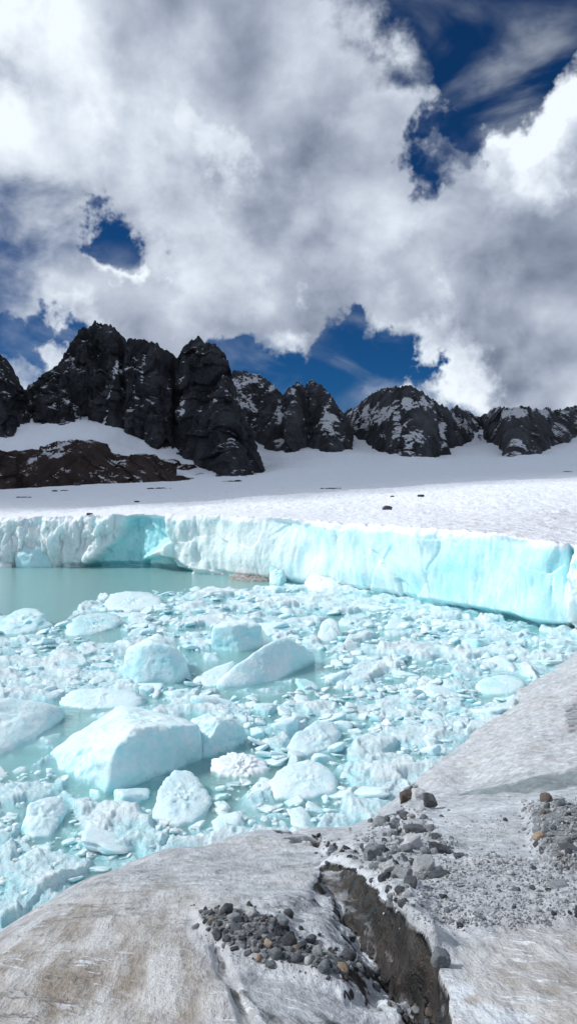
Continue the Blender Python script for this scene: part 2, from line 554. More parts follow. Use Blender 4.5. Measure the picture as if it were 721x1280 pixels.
kd_px = [-900, -400, 0, 120, 240, 320, 360, 480, 600, 721, 1100, 1500]
knots = [  # (depth list, py list)
    ([85, 85, 84, 96, 112, 118, 122, 132, 142, 150, 150, 150], [645, 642, 640, 634, 627, 621, 618, 610, 602, 597, 585, 560]),
    ([100, 100, 100, 125, 148, 155, 160, 172, 185, 195, 195, 195], [638, 638, 637, 634, 629, 623, 620, 612, 604, 598, 588, 565]),
    ([400] * 12, [612, 612, 612, 604, 600, 597, 594, 590, 588, 586, 584, 580]),
    ([480] * 12, [575, 575, 576, 570, 588, 591, 582, 580, 579, 572, 570, 565]),
    ([560] * 12, [535, 540, 542, 535, 565, 580, 570, 568, 566, 560, 560, 555]),
    ([640] * 12, [510, 515, 518, 515, 545, 558, 558, 556, 552, 550, 550, 545]),
    ([760] * 12, [490, 495, 500, 500, 510, 530, 535, 530, 523, 540, 535, 530]),
    ([900] * 12, [500, 505, 510, 510, 515, 535, 540, 535, 530, 545, 540, 535]),
]
KD = np.array([np.interp(cols, kd_px, k[0]) for k in knots])
KP = np.array([np.interp(cols, kd_px, k[1]) for k in knots])
KD = smooth_rows(KD, 25, 2, axis=1); KP = smooth_rows(KP, 25, 2, axis=1)
NT_TOP = 300
topD = np.zeros((NT_TOP, NC)); topPy = np.zeros((NT_TOP, NC))
lin = np.linspace(0, 1, NT_TOP)
for c in range(NC):
    kd = np.concatenate([[d0[c] + 1.0], KD[:, c]])
    kz = np.concatenate([[lpy[c]], KP[:, c]])
    kh = at_depth(np.full(len(kd), cols[c]), kz, kd)[:, 2]
    dd = np.exp(math.log(kd[0]) + lin * (math.log(kd[-1]) - math.log(kd[0])))
    topD[:, c] = dd
    topPy[:, c] = np.interp(np.log(dd), np.log(kd), kh)     # heights
topZ = smooth_rows(topPy, 9, 2, axis=0)
topZ[:6] = topPy[:6]
topP = np.stack([at_depth(np.broadcast_to(cols, topD.shape), np.full(topD.shape, 600.0), topD)[..., 0], topD, topZ], -1)
amp = np.clip((topD - d0) / 20, 0.1, 1.0)
topP[..., 2] += amp * (0.28 * fbm(topP * np.array([0.12, 0.07, 0]), 4, 0.5, 3)) + 0.11 * amp * fbm(topP * np.array([0.9, 0.35, 0]), 4, 0.55, 8)
topP[..., 2] += np.clip((topD - 350) / 200, 0, 1) * 4 * fbm(topP * np.array([0.02, 0.02, 0]), 4, 0.5, 13)


def snow_depth_for(px, py, lo=200, hi=860):
    c = int(np.argmin(np.abs(cols - px)))
    yy = proj(topP[:, c])[1]
    ok = (topD[:, c] > lo) & (topD[:, c] < hi)
    idx = np.where(ok)[0]
    k = idx[np.argmin(np.abs(yy[idx] - py))]
    return topD[k, c], topP[k, c, 2]


# the front itself
NR = 110
v = np.linspace(0, 1, NR)[:, None]
frontP = np.zeros((NR, NC, 3))
zz = -1.2 + (lipz[None] + 1.2) * v
frontP[..., 0] = Fp[None, :, 0] + (Lp[:, 0] - Fp[:, 0])[None] * v
frontP[..., 1] = Fp[None, :, 1] + (Lp[:, 1] - Fp[:, 1])[None] * v
frontP[..., 2] = zz
tx = np.gradient(Fp[:, 0]); ty = np.gradient(Fp[:, 1]); ln = np.hypot(tx, ty)
nrm = np.stack([ty / ln, -tx / ln, 0 * tx], -1)          # towards the lake
arc = np.cumsum(ln)
A = np.stack([np.broadcast_to(arc, zz.shape), zz, 0 * zz], -1)
flut = ridged(A * np.array([0.55, 0.10, 1]) + 4, 4, 0.55, 21)
big = fbm(A * np.array([0.13, 0.12, 1]) + 9, 3, 0.5, 31)
fine = fbm(A * np.array([1.6, 0.55, 1]), 5, 0.6, 41)
chip = ridged(A * np.array([0.9, 0.5, 1]) + 30, 4, 0.5, 45)
wl = sstep(330, 60, cols)[None]                        # the crusted left stretch is rougher
vv = np.broadcast_to(v, zz.shape)
env = sstep(0.0, 0.1, vv) * 0.5 + 0.5
disp = env * ((0.07 + 1.2 * wl) * 0.55 * flut + 0.30 * fbm(A * np.array([0.34, 0.16, 1]) + 60, 3, 0.5, 48) + 1.1 * big + (0.06 + 0.28 * wl) * fine + 0.35 * wl * chip + (0.35 + 0.4 * wl) * tiltcells(A[..., 0] * 0.30 + 0.4 * big, A[..., 1] * 0.22 + 0.3 * big, 77, 0.8))
frac = ridged(A * np.array([1.3, 0.13, 1]) + 80, 3, 0.5, 49)
disp -= sstep(0.80, 0.97, frac) * (0.10 + 0.35 * wl) * env
# alcove of clear blue ice left of the middle: a curved hollow under a crusted edge
zpx, zpy = proj(frontP)
alc = [(104, 712), (124, 697), (141, 680), (150, 663), (158, 645), (206, 643), (212, 660), (215, 676), (200, 688), (186, 696), (172, 709), (150, 712)]
am = polymask(zpx, zpy, alc, 4)
disp -= am * 1.3
disp = np.where(am > 0.5, disp * 0.75 - 0.25, disp)
# the low arched cave right of it
cave = [(166, 712), (178, 700), (196, 694), (215, 697), (240, 712), (240, 718), (180, 716)]
cm = polymask(zpx, zpy, cave, 3)
disp += polymask(zpx, zpy, [(176, 700), (205, 672), (213, 664), (216, 700), (245, 718), (225, 716), (200, 694)], 5) * 0.9
disp -= cm * 1.2
# waterline undercut, deepest at right and under the alcove
uc = sstep(0.55, 0.05, zz) * (0.35 + 0.5 * sstep(520, 600, cols)[None] + 0.4 * sstep(80, 120, cols)[None] * sstep(260, 230, cols)[None])
disp -= uc
# right end: rough white pillar and a dark slot
slot = sstep(4, 1.5, np.abs(zpx - 709 - (zpy - 690) * 0.05)) * sstep(735, 700, zpy)
disp -= slot * 1.2
disp += sstep(714, 722, zpx) * 0.8 * (0.5 + chip)
lipfade = sstep(1.0, 0.93, vv)
disp = disp * (0.25 + 0.75 * lipfade)
frontP += nrm[None] * disp[..., None]
frontP[-8:, :, 2] -= np.linspace(0.0, 0.16, 8)[:, None] * 0
frontP[..., 2] += (0.20 * fbm(A * np.array([0.8, 0.0, 1]), 5, 0.65, 55) - 0.25 * sstep(0.25, 0.6, fbm(A * np.array([0.35, 0.0, 1]) + 3, 3, 0.5, 56))) * sstep(0.8, 1, vv)
topP[0] = frontP[-1] + np.array([0, 0.35, 0.02])
topP[1, :, 2] = 0.5 * topP[1, :, 2] + 0.5 * topP[0, :, 2]

GP = np.concatenate([frontP, topP], 0)
topattr = np.concatenate([np.clip(sstep(0.90, 1.0, vv), 0, 1), np.ones(topD.shape)], 0)
blue = 0.22 + 0.30 * sstep(300, 380, zpx) + 0.15 * sstep(430, 600, zpx) + 0.65 * am + 0.06 * wl
blue = blue + 0.25 * sstep(0.35, 0.0, vv) * sstep(400, 520, zpx) - 0.45 * sstep(712, 722, zpx) + 0.35 * cm
blue = blue - 0.25 * (disp > 0.35) * wl
blueattr = np.concatenate([blue, np.zeros(topD.shape)], 0)
dx, dy = proj(topP)
dusty = polymask(dx, dy, [(640, 650), (690, 640), (800, 640), (800, 700), (700, 690), (640, 672), (520, 668), (540, 650)], 14) * 0.75
dusty = dusty + polymask(dx, dy, [(330, 640), (560, 630), (720, 622), (720, 650), (540, 655), (420, 652), (330, 646)], 6) * 0.22
dustattr = np.concatenate([np.zeros(vv.shape), dusty], 0)
gl = link('glacier', grid_mesh('glacier', GP, {'top': topattr, 'blue': blueattr, 'dusty': dustattr}), M['glacier'])
tag(gl, 'snow covered glacier ending in a low turquoise ice cliff at the lake', kind='structure')


# ------------------------------------------------------------------ mountains
def mountain(name, ridge_line, foot_line, mat, step=0.7, width=80, amp=9, rows=240, seed=0, snowy=None, label='', jag=2.2, lo=330, push=0, gullies=(), plate=1.0, fclip=None, soft=6):
    px0 = max(ridge_line[0][0], foot_line[0][0]); px1 = min(ridge_line[-1][0], foot_line[-1][0])
    us = np.arange(px0, px1 + step, step)
    rpy = np.interp(us, *zip(*ridge_line)); fpy_ = np.interp(us, *zip(*foot_line))
    fd = np.array([snow_depth_for(a, b, lo)[0] for a, b in zip(us[::6], fpy_[::6])])
    fd = smooth_rows(np.interp(us, us[::6], fd), 31, 2) + push
    if fclip: fd = np.clip(fd, *fclip)
    v = np.linspace(0, 1, rows)[:, None]
    nb = rows // 4
    dep = fd[None] + width * v ** 1.25
    py = (fpy_[None] + 14) + (rpy[None] - fpy_[None] - 14) * v
    P = at_depth(np.broadcast_to(us, py.shape), py, dep)
    n = grid_normals(P)
    n *= np.sign(-n[..., 1:2] + 1e-6)
    q = P / 100.0
    rib = ridged(q * np.array([3.2, 1.5, 0.9]) + seed, 5, 0.55, seed)
    crag = ridged(q * np.array([8, 5, 4.5]) + seed, 5, 0.55, seed + 3)
    rough = fbm(q * 20 + seed, 4, 0.6, seed + 7)
    e = sstep(1.0, 0.86, v)
    wx = 0.35 * fbm(q * 3 + seed, 3, 0.5, seed + 11)
    X1 = P[..., 0] + 0.5 * P[..., 1]; Z1 = P[..., 2]
    plates = 1.3 * tiltcells(X1 / 30 + wx, Z1 / 75 + wx, seed + 1, 0.9) + 0.8 * tiltcells(X1 / 12 + wx, Z1 / 26 + wx, seed + 2, 0.9) \
        + 0.38 * tiltcells(X1 / 5, Z1 / 9 + wx, seed + 4, 0.9)
    dsp = amp * (1.15 * (rib * np.abs(rib)) * 1.3 + plate * plates + 0.55 * crag + 0.12 * rough)
    gully = np.zeros(us.shape)
    for gx, gw, ga in gullies:
        gully += ga * np.exp(-((us - gx) / gw) ** 2)
    dsp = dsp - gully[None] * (0.4 + 0.6 * v)
    nn = n * np.array([0.6, 1, 0.35])
    P = P + nn * (dsp * (0.12 + 0.88 * e))[..., None]
    P[..., 2] += (1 - e) * jag * (crag + 0.8 * rough + 0.5 * tiltcells(X1 / 9, Z1 * 0, seed + 8, 1.5) + 1.1 * tiltcells(X1 / 22, Z1 * 0, seed + 9, 1.6))
    # the far side falls away behind the crest
    vb = np.linspace(0, 1, nb)[1:, None]
    B = np.repeat(P[-1:], nb - 1, 0)
    B[..., 1] += 110 * vb; B[..., 2] -= (B[..., 2] - 20) * 0.9 * vb ** 1.3
    B = B + (vb > 0)[..., None] * 6 * np.stack([fbm(B / 30, 3, 0.5, seed)] * 3, -1) * np.minimum(1, vb * 4)[..., None]
    P = np.concatenate([P, B], 0)
    # side walls fold back too
    for side in (0, -1):
        ring = P[:, side].copy(); ring[:, 1] += 60; ring[:, 0] += -25 if side == 0 else 25; ring[:, 2] = np.minimum(ring[:, 2], 10)
        P = np.concatenate([ring[:, None], P], 1) if side == 0 else np.concatenate([P, ring[:, None]], 1)
    sx, sy = proj(P)
    sa = np.zeros(sx.shape)
    rough_s = lambda x, y: fbm(np.stack([x / 6, y / 6, 0 * x + seed], -1), 2, 0.5, seed)
    for poly, a in (snowy or []):
        sa = np.maximum(sa, a * polymask(sx + 3 * rough_s(sx, sy), sy, poly, soft))
    o = link(name, grid_mesh(name, P, {'snowy': sa}), mat)
    tag(o, label, kind='structure')
    return o


mountain('mountain',
         [(-420, 520), (-300, 470), (-200, 452), (-120, 470), (-60, 452), (-20, 448), (0, 447), (12, 455), (22, 476), (30, 490), (45, 478), (60, 468), (75, 450),
          (95, 424), (104, 412), (112, 410), (120, 405), (140, 410), (148, 420), (152, 430), (165, 428), (180, 426), (195, 430), (210, 442), (220, 446),
          (232, 430), (245, 420), (250, 419), (256, 426), (270, 427), (280, 440), (286, 462), (292, 490), (300, 520), (310, 556), (320, 594)],
         [(-420, 540), (-100, 545), (0, 548), (22, 546), (50, 520), (75, 540), (95, 522), (125, 522), (160, 545), (178, 545), (190, 560), (205, 565), (222, 560),
          (240, 575), (270, 590), (300, 597), (320, 594)],
         M['peak'], soft=2, seed=3, amp=8, width=95, rows=280, snowy=[([(149, 440), (152, 440), (137, 500), (131, 545), (128, 545), (133, 500)], 0.55), ([(181, 432), (184, 432), (178, 485), (174, 485)], 0.4),
                ([(229, 440), (232, 440), (228, 480), (230, 525), (226, 525), (225, 480)], 0.6), ([(250, 470), (262, 480), (258, 484), (248, 476)], 0.4), ([(60, 500), (78, 508), (70, 514), (55, 508)], 0.35)],
         gullies=[(152, 5, 14), (221, 5, 20), (45, 6, 14), (92, 4, 6), (182, 3, 6), (262, 3, 5)],
         label='tall black crag with three broad towers at the left end of the range')
mountain('outcrop',
         [(-300, 560), (-100, 555), (0, 562), (20, 570), (45, 562), (80, 554), (105, 553), (130, 566), (145, 576), (152, 571), (180, 576), (200, 588), (220, 594), (236, 597)],
         [(-300, 620), (-20, 618), (0, 616), (20, 606), (60, 605), (100, 602), (145, 598), (180, 601), (210, 604), (236, 599)],
         M['outcrop'], seed=9, amp=3, width=45, rows=130, jag=1.5, lo=300, push=-30, fclip=(365, 410),
         label='low red brown rock outcrop below the black crag')
mountain('mountain',
         [(283, 480), (292, 467), (307, 465), (316, 469), (326, 470), (341, 482), (353, 494), (360, 490), (372, 479), (381, 485), (390, 478), (402, 482), (412, 494), (421, 510), (430, 522), (437, 540), (440, 562)],
         [(283, 545), (304, 546), (320, 552), (347, 566), (372, 568), (381, 554), (396, 563), (415, 567), (438, 563), (440, 562)],
         M['ridge'], seed=17, plate=0.45, amp=6, gullies=[(353, 4, 12), (384, 3, 5), (322, 3, 5)], width=80, rows=200,
         snowy=[([(292, 495), (318, 495), (320, 512), (296, 512)], 0.5), ([(405, 512), (428, 520), (420, 545), (400, 540)], 0.35),
                ([(320, 485), (345, 480), (350, 490), (330, 492)], 0.25)],
         label='twin pointed dark peak streaked with snow in the middle of the range')
mountain('mountain',
         [(420, 530), (428, 520), (445, 510), (463, 494), (475, 491), (488, 490), (506, 489), (518, 491), (525, 494), (543, 502), (552, 507), (562, 513), (572, 512), (582, 516), (592, 521), (604, 526), (612, 540)],
         [(420, 540), (436, 543), (463, 558), (488, 569), (519, 572), (549, 571), (570, 564), (580, 552), (612, 550)],
         M['ridge'], seed=23, plate=0.3, amp=5, gullies=[(500, 4, 5), (548, 4, 8), (462, 4, 6)], width=75, rows=190,
         snowy=[([(436, 515), (470, 505), (500, 512), (480, 530), (445, 545)], 0.5), ([(490, 492), (540, 500), (540, 508), (490, 504)], 0.3),
                ([(565, 520), (590, 524), (592, 540), (575, 535)], 0.5)],
         label='broad flat topped dark peak with snow on its left shoulder')
mountain('mountain',
         [(585, 545), (592, 528), (601, 522), (617, 513), (632, 511), (647, 510), (660, 513), (671, 515), (685, 513), (696, 513), (712, 510), (735, 508), (800, 500), (900, 490), (1050, 480), (1300, 470)],
         [(585, 540), (601, 548), (623, 570), (647, 573), (678, 566), (692, 560), (702, 553), (721, 549), (800, 545), (1300, 530)],
         M['ridge'], seed=38, plate=0.3, amp=5, gullies=[(612, 4, 8), (664, 4, 8), (694, 5, 12)], width=80, rows=190,
         snowy=[([(606, 512), (690, 508), (690, 518), (640, 520), (606, 524)], 0.35)],
         label='rounded dark ridge with a snowy top at the right end of the range')

# ------------------------------------------------------------------ bedrock in the foreground
cp = []
def C(px, lst):
    for py, d in lst:
        P = at_depth(px, py, d); cp.append((px, d, P[2]))
def Z(px, lst):
    for d, z in lst: cp.append((px, d, z))
C(-700, [(1280, 2.0), (1200, 2.5)]); Z(-700, [(4.0, 4.6), (6, 2.4), (9, 0.2), (12, -1.2)])
C(-300, [(1290, 2.2), (1230, 2.6)]); Z(-300, [(3.6, 5.4), (5.2, 3.7), (8, 1.2), (10, -0.2), (12, -1.3)])
C(0, [(1280, 2.3), (1215, 2.78), (1175, 3.4), (1157, 4.0)]); Z(0, [(5.2, 4.55), (7, 2.7), (9.5, 0.4), (12, -1.2), (20, -1.6), (45, -2)])
C(100, [(1280, 2.28), (1200, 2.85), (1130, 3.8), (1098, 4.9)]); Z(100, [(6.4, 4.1), (8.5, 2.1), (11, 0.1), (13.5, -1.2)])
C(200, [(1280, 2.25), (1200, 2.8), (1130, 3.7), (1090, 4.7), (1063, 6.2)]); Z(200, [(8, 3.35), (10, 1.6), (12.6, -0.1), (15, -1.2), (25, -1.6), (45, -2)])
C(300, [(1280, 2.25), (1200, 2.8), (1130, 3.7), (1080, 5.0), (1055, 6.4), (1043, 7.8)]); Z(300, [(10, 2.5), (13, 0.45), (15, -0.7), (18, -1.5)])
C(400, [(1280, 2.3), (1200, 2.85), (1130, 3.7), (1080, 4.9), (1050, 6.6), (1033, 8.6)]); Z(400, [(11, 2.2), (14, 0.3), (16, -0.8), (20, -1.5), (45, -2)])
C(480, [(1280, 2.35), (1180, 3.05), (1100, 4.35), (1050, 6.5), (1030, 9), (1018, 11.5)]); Z(480, [(14.5, 0.9), (17, 0.0), (19, -0.7), (24, -1.5)])
C(540, [(1280, 2.3), (1200, 2.75), (1130, 3.7), (1080, 4.9), (1040, 7), (1015, 10), (1006, 12)]); Z(540, [(13.8, 1.6), (15, 1.15), (17.5, 0.62), (19.8, 0.0), (22, -0.7), (28, -1.6)])
C(590, [(1003, 12), (965, 18), (918, 22.4)]); Z(590, [(13.7, 1.5), (24, -0.5), (30, -1.6)])
C(640, [(1280, 2.25), (1200, 2.75), (1130, 3.6), (1080, 4.8), (1040, 6.8), (1010, 9.5), (994, 11.7), (984, 14.3), (940, 17.7), (905, 21), (876, 25.8)]); Z(640, [(13.4, 1.6), (29, -0.8), (45, -2)])
C(721, [(1280, 2.2), (1200, 2.7), (1130, 3.5), (1060, 5.6), (1010, 9), (985, 12), (968, 14.0), (905, 18.7), (850, 25), (820, 32.0)]); Z(721, [(13.2, 1.9), (36, -0.5), (45, -1.5)])
C(850, [(1280, 2.2), (1130, 3.4), (1010, 8.5), (975, 12), (900, 17), (830, 23), (795, 30)]); Z(850, [(38, 1.0), (45, 0)])
C(1200, [(1280, 2.1), (1130, 3.3), (1000, 8), (950, 12), (860, 18), (790, 26)]); Z(1200, [(40, 3)])
C(2000, [(1250, 2.1), (1100, 3.4), (950, 8), (850, 15), (760, 30)])
cp = np.array(cp)
def feat(px, d): return np.stack([np.asarray(px) / 170.0, np.log(np.asarray(d)) * 1.7], -1)
CF = feat(cp[:, 0], cp[:, 1])
def tps(r2): return 0.5 * r2 * np.log(r2 + 1e-9)
n = len(cp)
K = tps(((CF[:, None] - CF[None]) ** 2).sum(-1)) + np.eye(n) * 0.015
Q = np.concatenate([np.ones((n, 1)), CF], 1)
S = np.zeros((n + 3, n + 3)); S[:n, :n] = K; S[:n, n:] = Q; S[n:, :n] = Q.T
W = np.linalg.solve(S, np.concatenate([cp[:, 2], np.zeros(3)]))

bpx = np.concatenate([np.linspace(-9000, -1500, 30)[:-1], np.linspace(-1500, -60, 110)[:-1], np.arange(-60, 790, 1.25), np.linspace(790, 2100, 110)[:-1], np.linspace(2100, 9000, 30)])
bd = np.exp(np.concatenate([np.linspace(math.log(0.9), math.log(2.1), 30)[:-1], np.linspace(math.log(2.1), math.log(7), 760)[:-1], np.linspace(math.log(7), math.log(46), 480)]))
NB = len(bd)
GX, GD = np.meshgrid(bpx, bd)
G = feat(np.clip(GX, -1500, 2100).ravel(), GD.ravel())
bz = np.empty(len(G))
for a in range(0, len(G), 40000):
    g = G[a:a + 40000]
    bz[a:a + 40000] = tps(((g[:, None] - CF[None]) ** 2).sum(-1)) @ W[:n] + np.concatenate([np.ones((len(g), 1)), g], 1) @ W[n:]
bz = np.clip(bz.reshape(GX.shape), -2.5, 9.5)
bx = (GX - 360.5) / FPX * GD / math.cos(PITCH)
BP = np.stack([bx, GD, bz], -1)
BPX, BPY = proj(BP)
qx = BPX + 10 * fbm(BP * 2.0, 4, 0.55, 71); qy = BPY + 8 * fbm(BP * 2.0 + 50, 4, 0.55, 72)
vis = GD < 13.2                                            # features authored on the near slab
near = sstep(13.5, 12.5, GD)
# general relief
relief = 0.16 * fbm(BP * np.array([0.35, 0.35, 0.1]), 4, 0.5, 61) * np.clip(GD / 8, 0.15, 1)
relief += 0.035 * fbm(BP * np.array([1.4, 1.4, 0.4]), 5, 0.55, 62) + 0.007 * fbm(BP * np.array([9, 4, 3]), 4, 0.6, 63)
ledge = ridged(BP * np.array([1.1, 0.7, 0.3]), 5, 0.55, 64)
relief += 0.02 * ledge * sstep(400, 560, BPX)
# beige slab stays smooth
smoothm = polymask(BPX, BPY, [(-400, 1300), (-400, 1150), (0, 1160), (100, 1100), (250, 1060), (240, 1130), (230, 1200), (280, 1290)], 30)
dz = relief * (1 - 0.45 * smoothm)
BP[..., 2] += dz; dz = 0 * dz
BPX, BPY = proj(BP)
qx = BPX + 10 * fbm(BP * 2.0, 4, 0.55, 71); qy = BPY + 8 * fbm(BP * 2.0 + 50, 4, 0.55, 72)
# the dirty cleft: the slab has dropped away below a ragged wall that looks down to the left
rim = [(378, 1098), (392, 1112), (420, 1118), (446, 1142), (474, 1188), (500, 1238), (520, 1300)]
toe = [(412, 1074), (440, 1092), (478, 1128), (514, 1166), (548, 1196), (560, 1240), (566, 1300)]
toeL = [(404, 1068)] + toe[1:]
qx = BPX + 20 * fbm(BP * 1.9, 3, 0.45, 171); qy = BPY + 16 * fbm(BP * 1.9 + 50, 3, 0.45, 172)
dr, tr = polydist(qx, qy, toeL)
side = inpoly(qx, qy, toeL + [(566, 1500), (-200, 1500), (-200, 1068)])     # lower left of the wall
tpos = np.clip((qy - 1070) / 150.0, 0, 1)
depth = (0.085 + 0.155 * tpos) * sstep(0.0, 0.08, tr)
drop = np.where(side, depth * (1 - 0.85 * sstep(0, 5, -dr) - 0.0), 0) * 0
led_ = 24 + 12 * fbm(BP * np.array([2.5, 2.5, 0.5]), 3, 0.5, 177)
drop = np.where(side, depth * (0.62 * sstep(-3.0, 15.0, dr) + 0.38 * sstep(led_ - 5, led_ + 8, dr)) * np.exp(-np.maximum(dr - 28, 0) / (26 + 22 * tpos)), 0) * near
drop = drop * (1 + 0.45 * fbm(BP * np.array([3.5, 3.5, 1]), 4, 0.55, 175)) + (drop > 0.03) * 0.03 * ridged(BP * np.array([7, 5, 1]), 4, 0.55, 176) * sstep(60, 20, dr)
dz = dz - drop
inside = side & (dr < 90) & vis
w = dr / 90
# lip of the cleft's left rim and the grey rib on its right
rib = [(430, 1078), (470, 1110), (505, 1140), (530, 1172)]
dz = dz + near * 0.10 * np.exp(-(polydist(qx, qy, rib)[0] / 20.0) ** 2)
# jagged crack across the top
crk, ct = polydist(qx, qy, [(352, 1036), (385, 1048), (420, 1062), (452, 1072)])
dz = dz - near * 0.30 * sstep(9, 2, crk) * (0.6 + 0.6 * fbm(BP * 5, 3, 0.5, 81))
crk2, _ = polydist(qx, qy, [(495, 1050), (500, 1025), (515, 1012)])
dz = dz - near * 0.35 * sstep(9, 2, crk2)
# hollow that holds the gravel heap and the shadowed step below the beige slab
heapA = [(246, 1140), (275, 1132), (310, 1138), (345, 1146), (368, 1170), (405, 1184), (440, 1192), (462, 1222), (430, 1228), (392, 1210), (345, 1202), (300, 1188), (262, 1172)]
hm = polymask(BPX, BPY, heapA, 10) * near
dz = dz + hm * 0.05
stp, _ = polydist(qx, qy, [(258, 1185), (290, 1225), (312, 1258), (340, 1290)])
dz = dz - near * 0.025 * sstep(14, 2, stp)
# rubble rise right of the crack
rubC = [(442, 1048), (500, 1016), (530, 1012), (556, 1040), (575, 1060), (555, 1080), (520, 1095), (512, 1140), (492, 1130), (470, 1090)]
rubB = [(655, 1004), (700, 996), (740, 1000), (740, 1095), (690, 1090), (668, 1060)]
rubD = [(520, 1095), (580, 1068), (640, 1070), (740, 1085), (740, 1145), (660, 1158), (570, 1160), (520, 1150)]
dz = dz + near * (0.06 * polymask(BPX, BPY, rubC, 14) + 0.10 * polymask(BPX, BPY, rubB, 10) + 0.03 * polymask(BPX, BPY, rubD, 10))
gp, _ = polydist(qx, qy, [(600, 1050), (640, 1030)])
dz = dz + near * 0.03 * ridged(BP * np.array([5, 5, 5]), 3, 0.5, 90) * polymask(BPX, BPY, rubD, 10)
# small scale cracks in the right hand dome
dome = (1 - near) * sstep(500, 560, BPX)
dz = dz + dome * 0.10 * ridged(BP * np.array([0.5, 0.25, 0.2]), 4, 0.5, 95)
BP[..., 2] += dz
# surface masks (what lies on the rock, and shade painted into its colour)
BPX, BPY = proj(BP)
qx = BPX + 10 * fbm(BP * 2.0, 4, 0.55, 71); qy = BPY + 8 * fbm(BP * 2.0 + 50, 4, 0.55, 72)
gn = np.abs(grid_normals(BP)[..., 2])
beige = 0.95 * polymask(BPX, BPY, [(-500, 1300), (-500, 1170), (0, 1175), (110, 1105), (200, 1090), (300, 1120), (300, 1140), (240, 1150), (250, 1200), (300, 1290)], 30)
beige = np.maximum(beige, near * 0.75 * polymask(BPX, BPY, [(560, 1290), (580, 1190), (640, 1160), (760, 1160), (760, 1290)], 25))
beige = np.maximum(beige, near * 0.30 * polymask(BPX, BPY, [(100, 1110), (250, 1055), (390, 1045), (400, 1100), (330, 1140), (220, 1140)], 20))
beige = np.maximum(beige, 0.30 * dome)
dirt_shade = np.where(drop > 0.02, 1.0, 0) * np.maximum(sstep(0.80, 0.55, gn), sstep(38, 24, dr) * (0.6 + 0.4 * tpos)) * near  # silt on the wall; tone grows downward to paint the pit's shade
dirt_shade = np.maximum(dirt_shade, near * 0.9 * sstep(9, 2, crk)); dirt_shade = np.maximum(dirt_shade, near * 0.8 * sstep(12, 3, crk2))
dirt_shade = np.maximum(dirt_shade, near * 0.5 * polymask(qx, qy, [(300, 1235), (330, 1228), (420, 1262), (440, 1290), (335, 1290)], 8))
dirt_shade = np.maximum(dirt_shade, near * 0.5 * sstep(8, 2, stp))
dirt_shade = np.maximum(dirt_shade, 0.65 * polymask(qx, qy, [(495, 985), (508, 962), (520, 975), (522, 1000), (510, 1008)], 4))
rime = near * 0.75 * polymask(qx, qy, [(415, 1135), (440, 1150), (470, 1195), (498, 1245), (500, 1270), (470, 1260), (455, 1215), (420, 1180)], 14)
lipd, _ = polydist(qx, qy, toeL)
rime = np.maximum(rime, near * 0.6 * sstep(26, 6, lipd) * (drop < 0.03))
rime = np.maximum(rime, near * 0.55 * polymask(qx, qy, [(265, 1185), (330, 1200), (440, 1230), (480, 1262), (470, 1290), (420, 1262), (330, 1228), (290, 1220)], 14))
rime = np.maximum(rime, near * 0.75 * polymask(qx, qy, [(558, 1230), (590, 1210), (605, 1215), (580, 1250), (640, 1262), (700, 1270), (700, 1290), (556, 1290)], 14))
rime = np.maximum(rime, near * 0.45 * polymask(BPX, BPY, [(-100, 1180), (60, 1120), (200, 1068), (330, 1042), (330, 1056), (180, 1090), (80, 1130), (-50, 1190)], 12))
rime = np.maximum(rime, near * 0.58 * polymask(BPX, BPY, [(400, 1040), (500, 1016), (720, 985), (760, 985), (760, 1004), (640, 1010), (560, 1050), (600, 1070), (540, 1085), (480, 1040)], 12))
rime = np.maximum(rime, near * 0.5 * polymask(qx, qy, [(180, 1218), (205, 1205), (212, 1212), (190, 1226)], 3))
rime = np.maximum(rime, dome * 0.45)
grit = np.maximum.reduce([near * 0.8 * polymask(BPX, BPY, heapA, 16), near * 0.62 * polymask(BPX, BPY, rubB, 14), near * 0.40 * polymask(BPX, BPY, rubD, 12), near * 0.45 * polymask(BPX, BPY, rubC, 12)])
grit = np.maximum(grit, dome * 0.55 * polymask(BPX, BPY, [(700, 880), (760, 860), (760, 925), (705, 920)], 8))
crease_shade = polymask(qx, qy, [(555, 1003), (600, 985), (660, 972), (721, 962), (780, 955), (780, 985), (721, 985), (650, 996)], 5) * sstep(12.4, 13.2, GD) * sstep(17, 15.5, GD)  # painted shadow of the crease behind the near platform
# a little ground behind the viewer so the slab does not end underfoot
back = np.stack([np.stack([bx[0] * k, np.full(len(bpx), yb), np.full(len(bpx), 1.0) * bz[0]], -1) for k, yb in ((6, -14), (2, -4))], 0)
BP2 = np.concatenate([back, BP], 0)
padr = lambda a: np.concatenate([np.zeros((2, a.shape[1])), a], 0)
br = link('bedrock', grid_mesh('bedrock', BP2, {k: padr(a) for k, a in dict(beige=beige, dirt_shade=dirt_shade, rime=rime, grit=grit, crease_shade=crease_shade).items()}), M['bedrock'])
tag(br, 'pale ice polished bedrock slab sloping into the lake', kind='structure')
FPXg, FPYg = proj(BP)


def on_rock(px, py, dmax=40):
    c = int(np.argmin(np.abs(bpx - px)))
    row = np.where((FPYg[:, c] <= py) & (GD[:, c] < dmax))[0]
    k = row[0] if len(row) else NB - 1
    return BP[k, c]


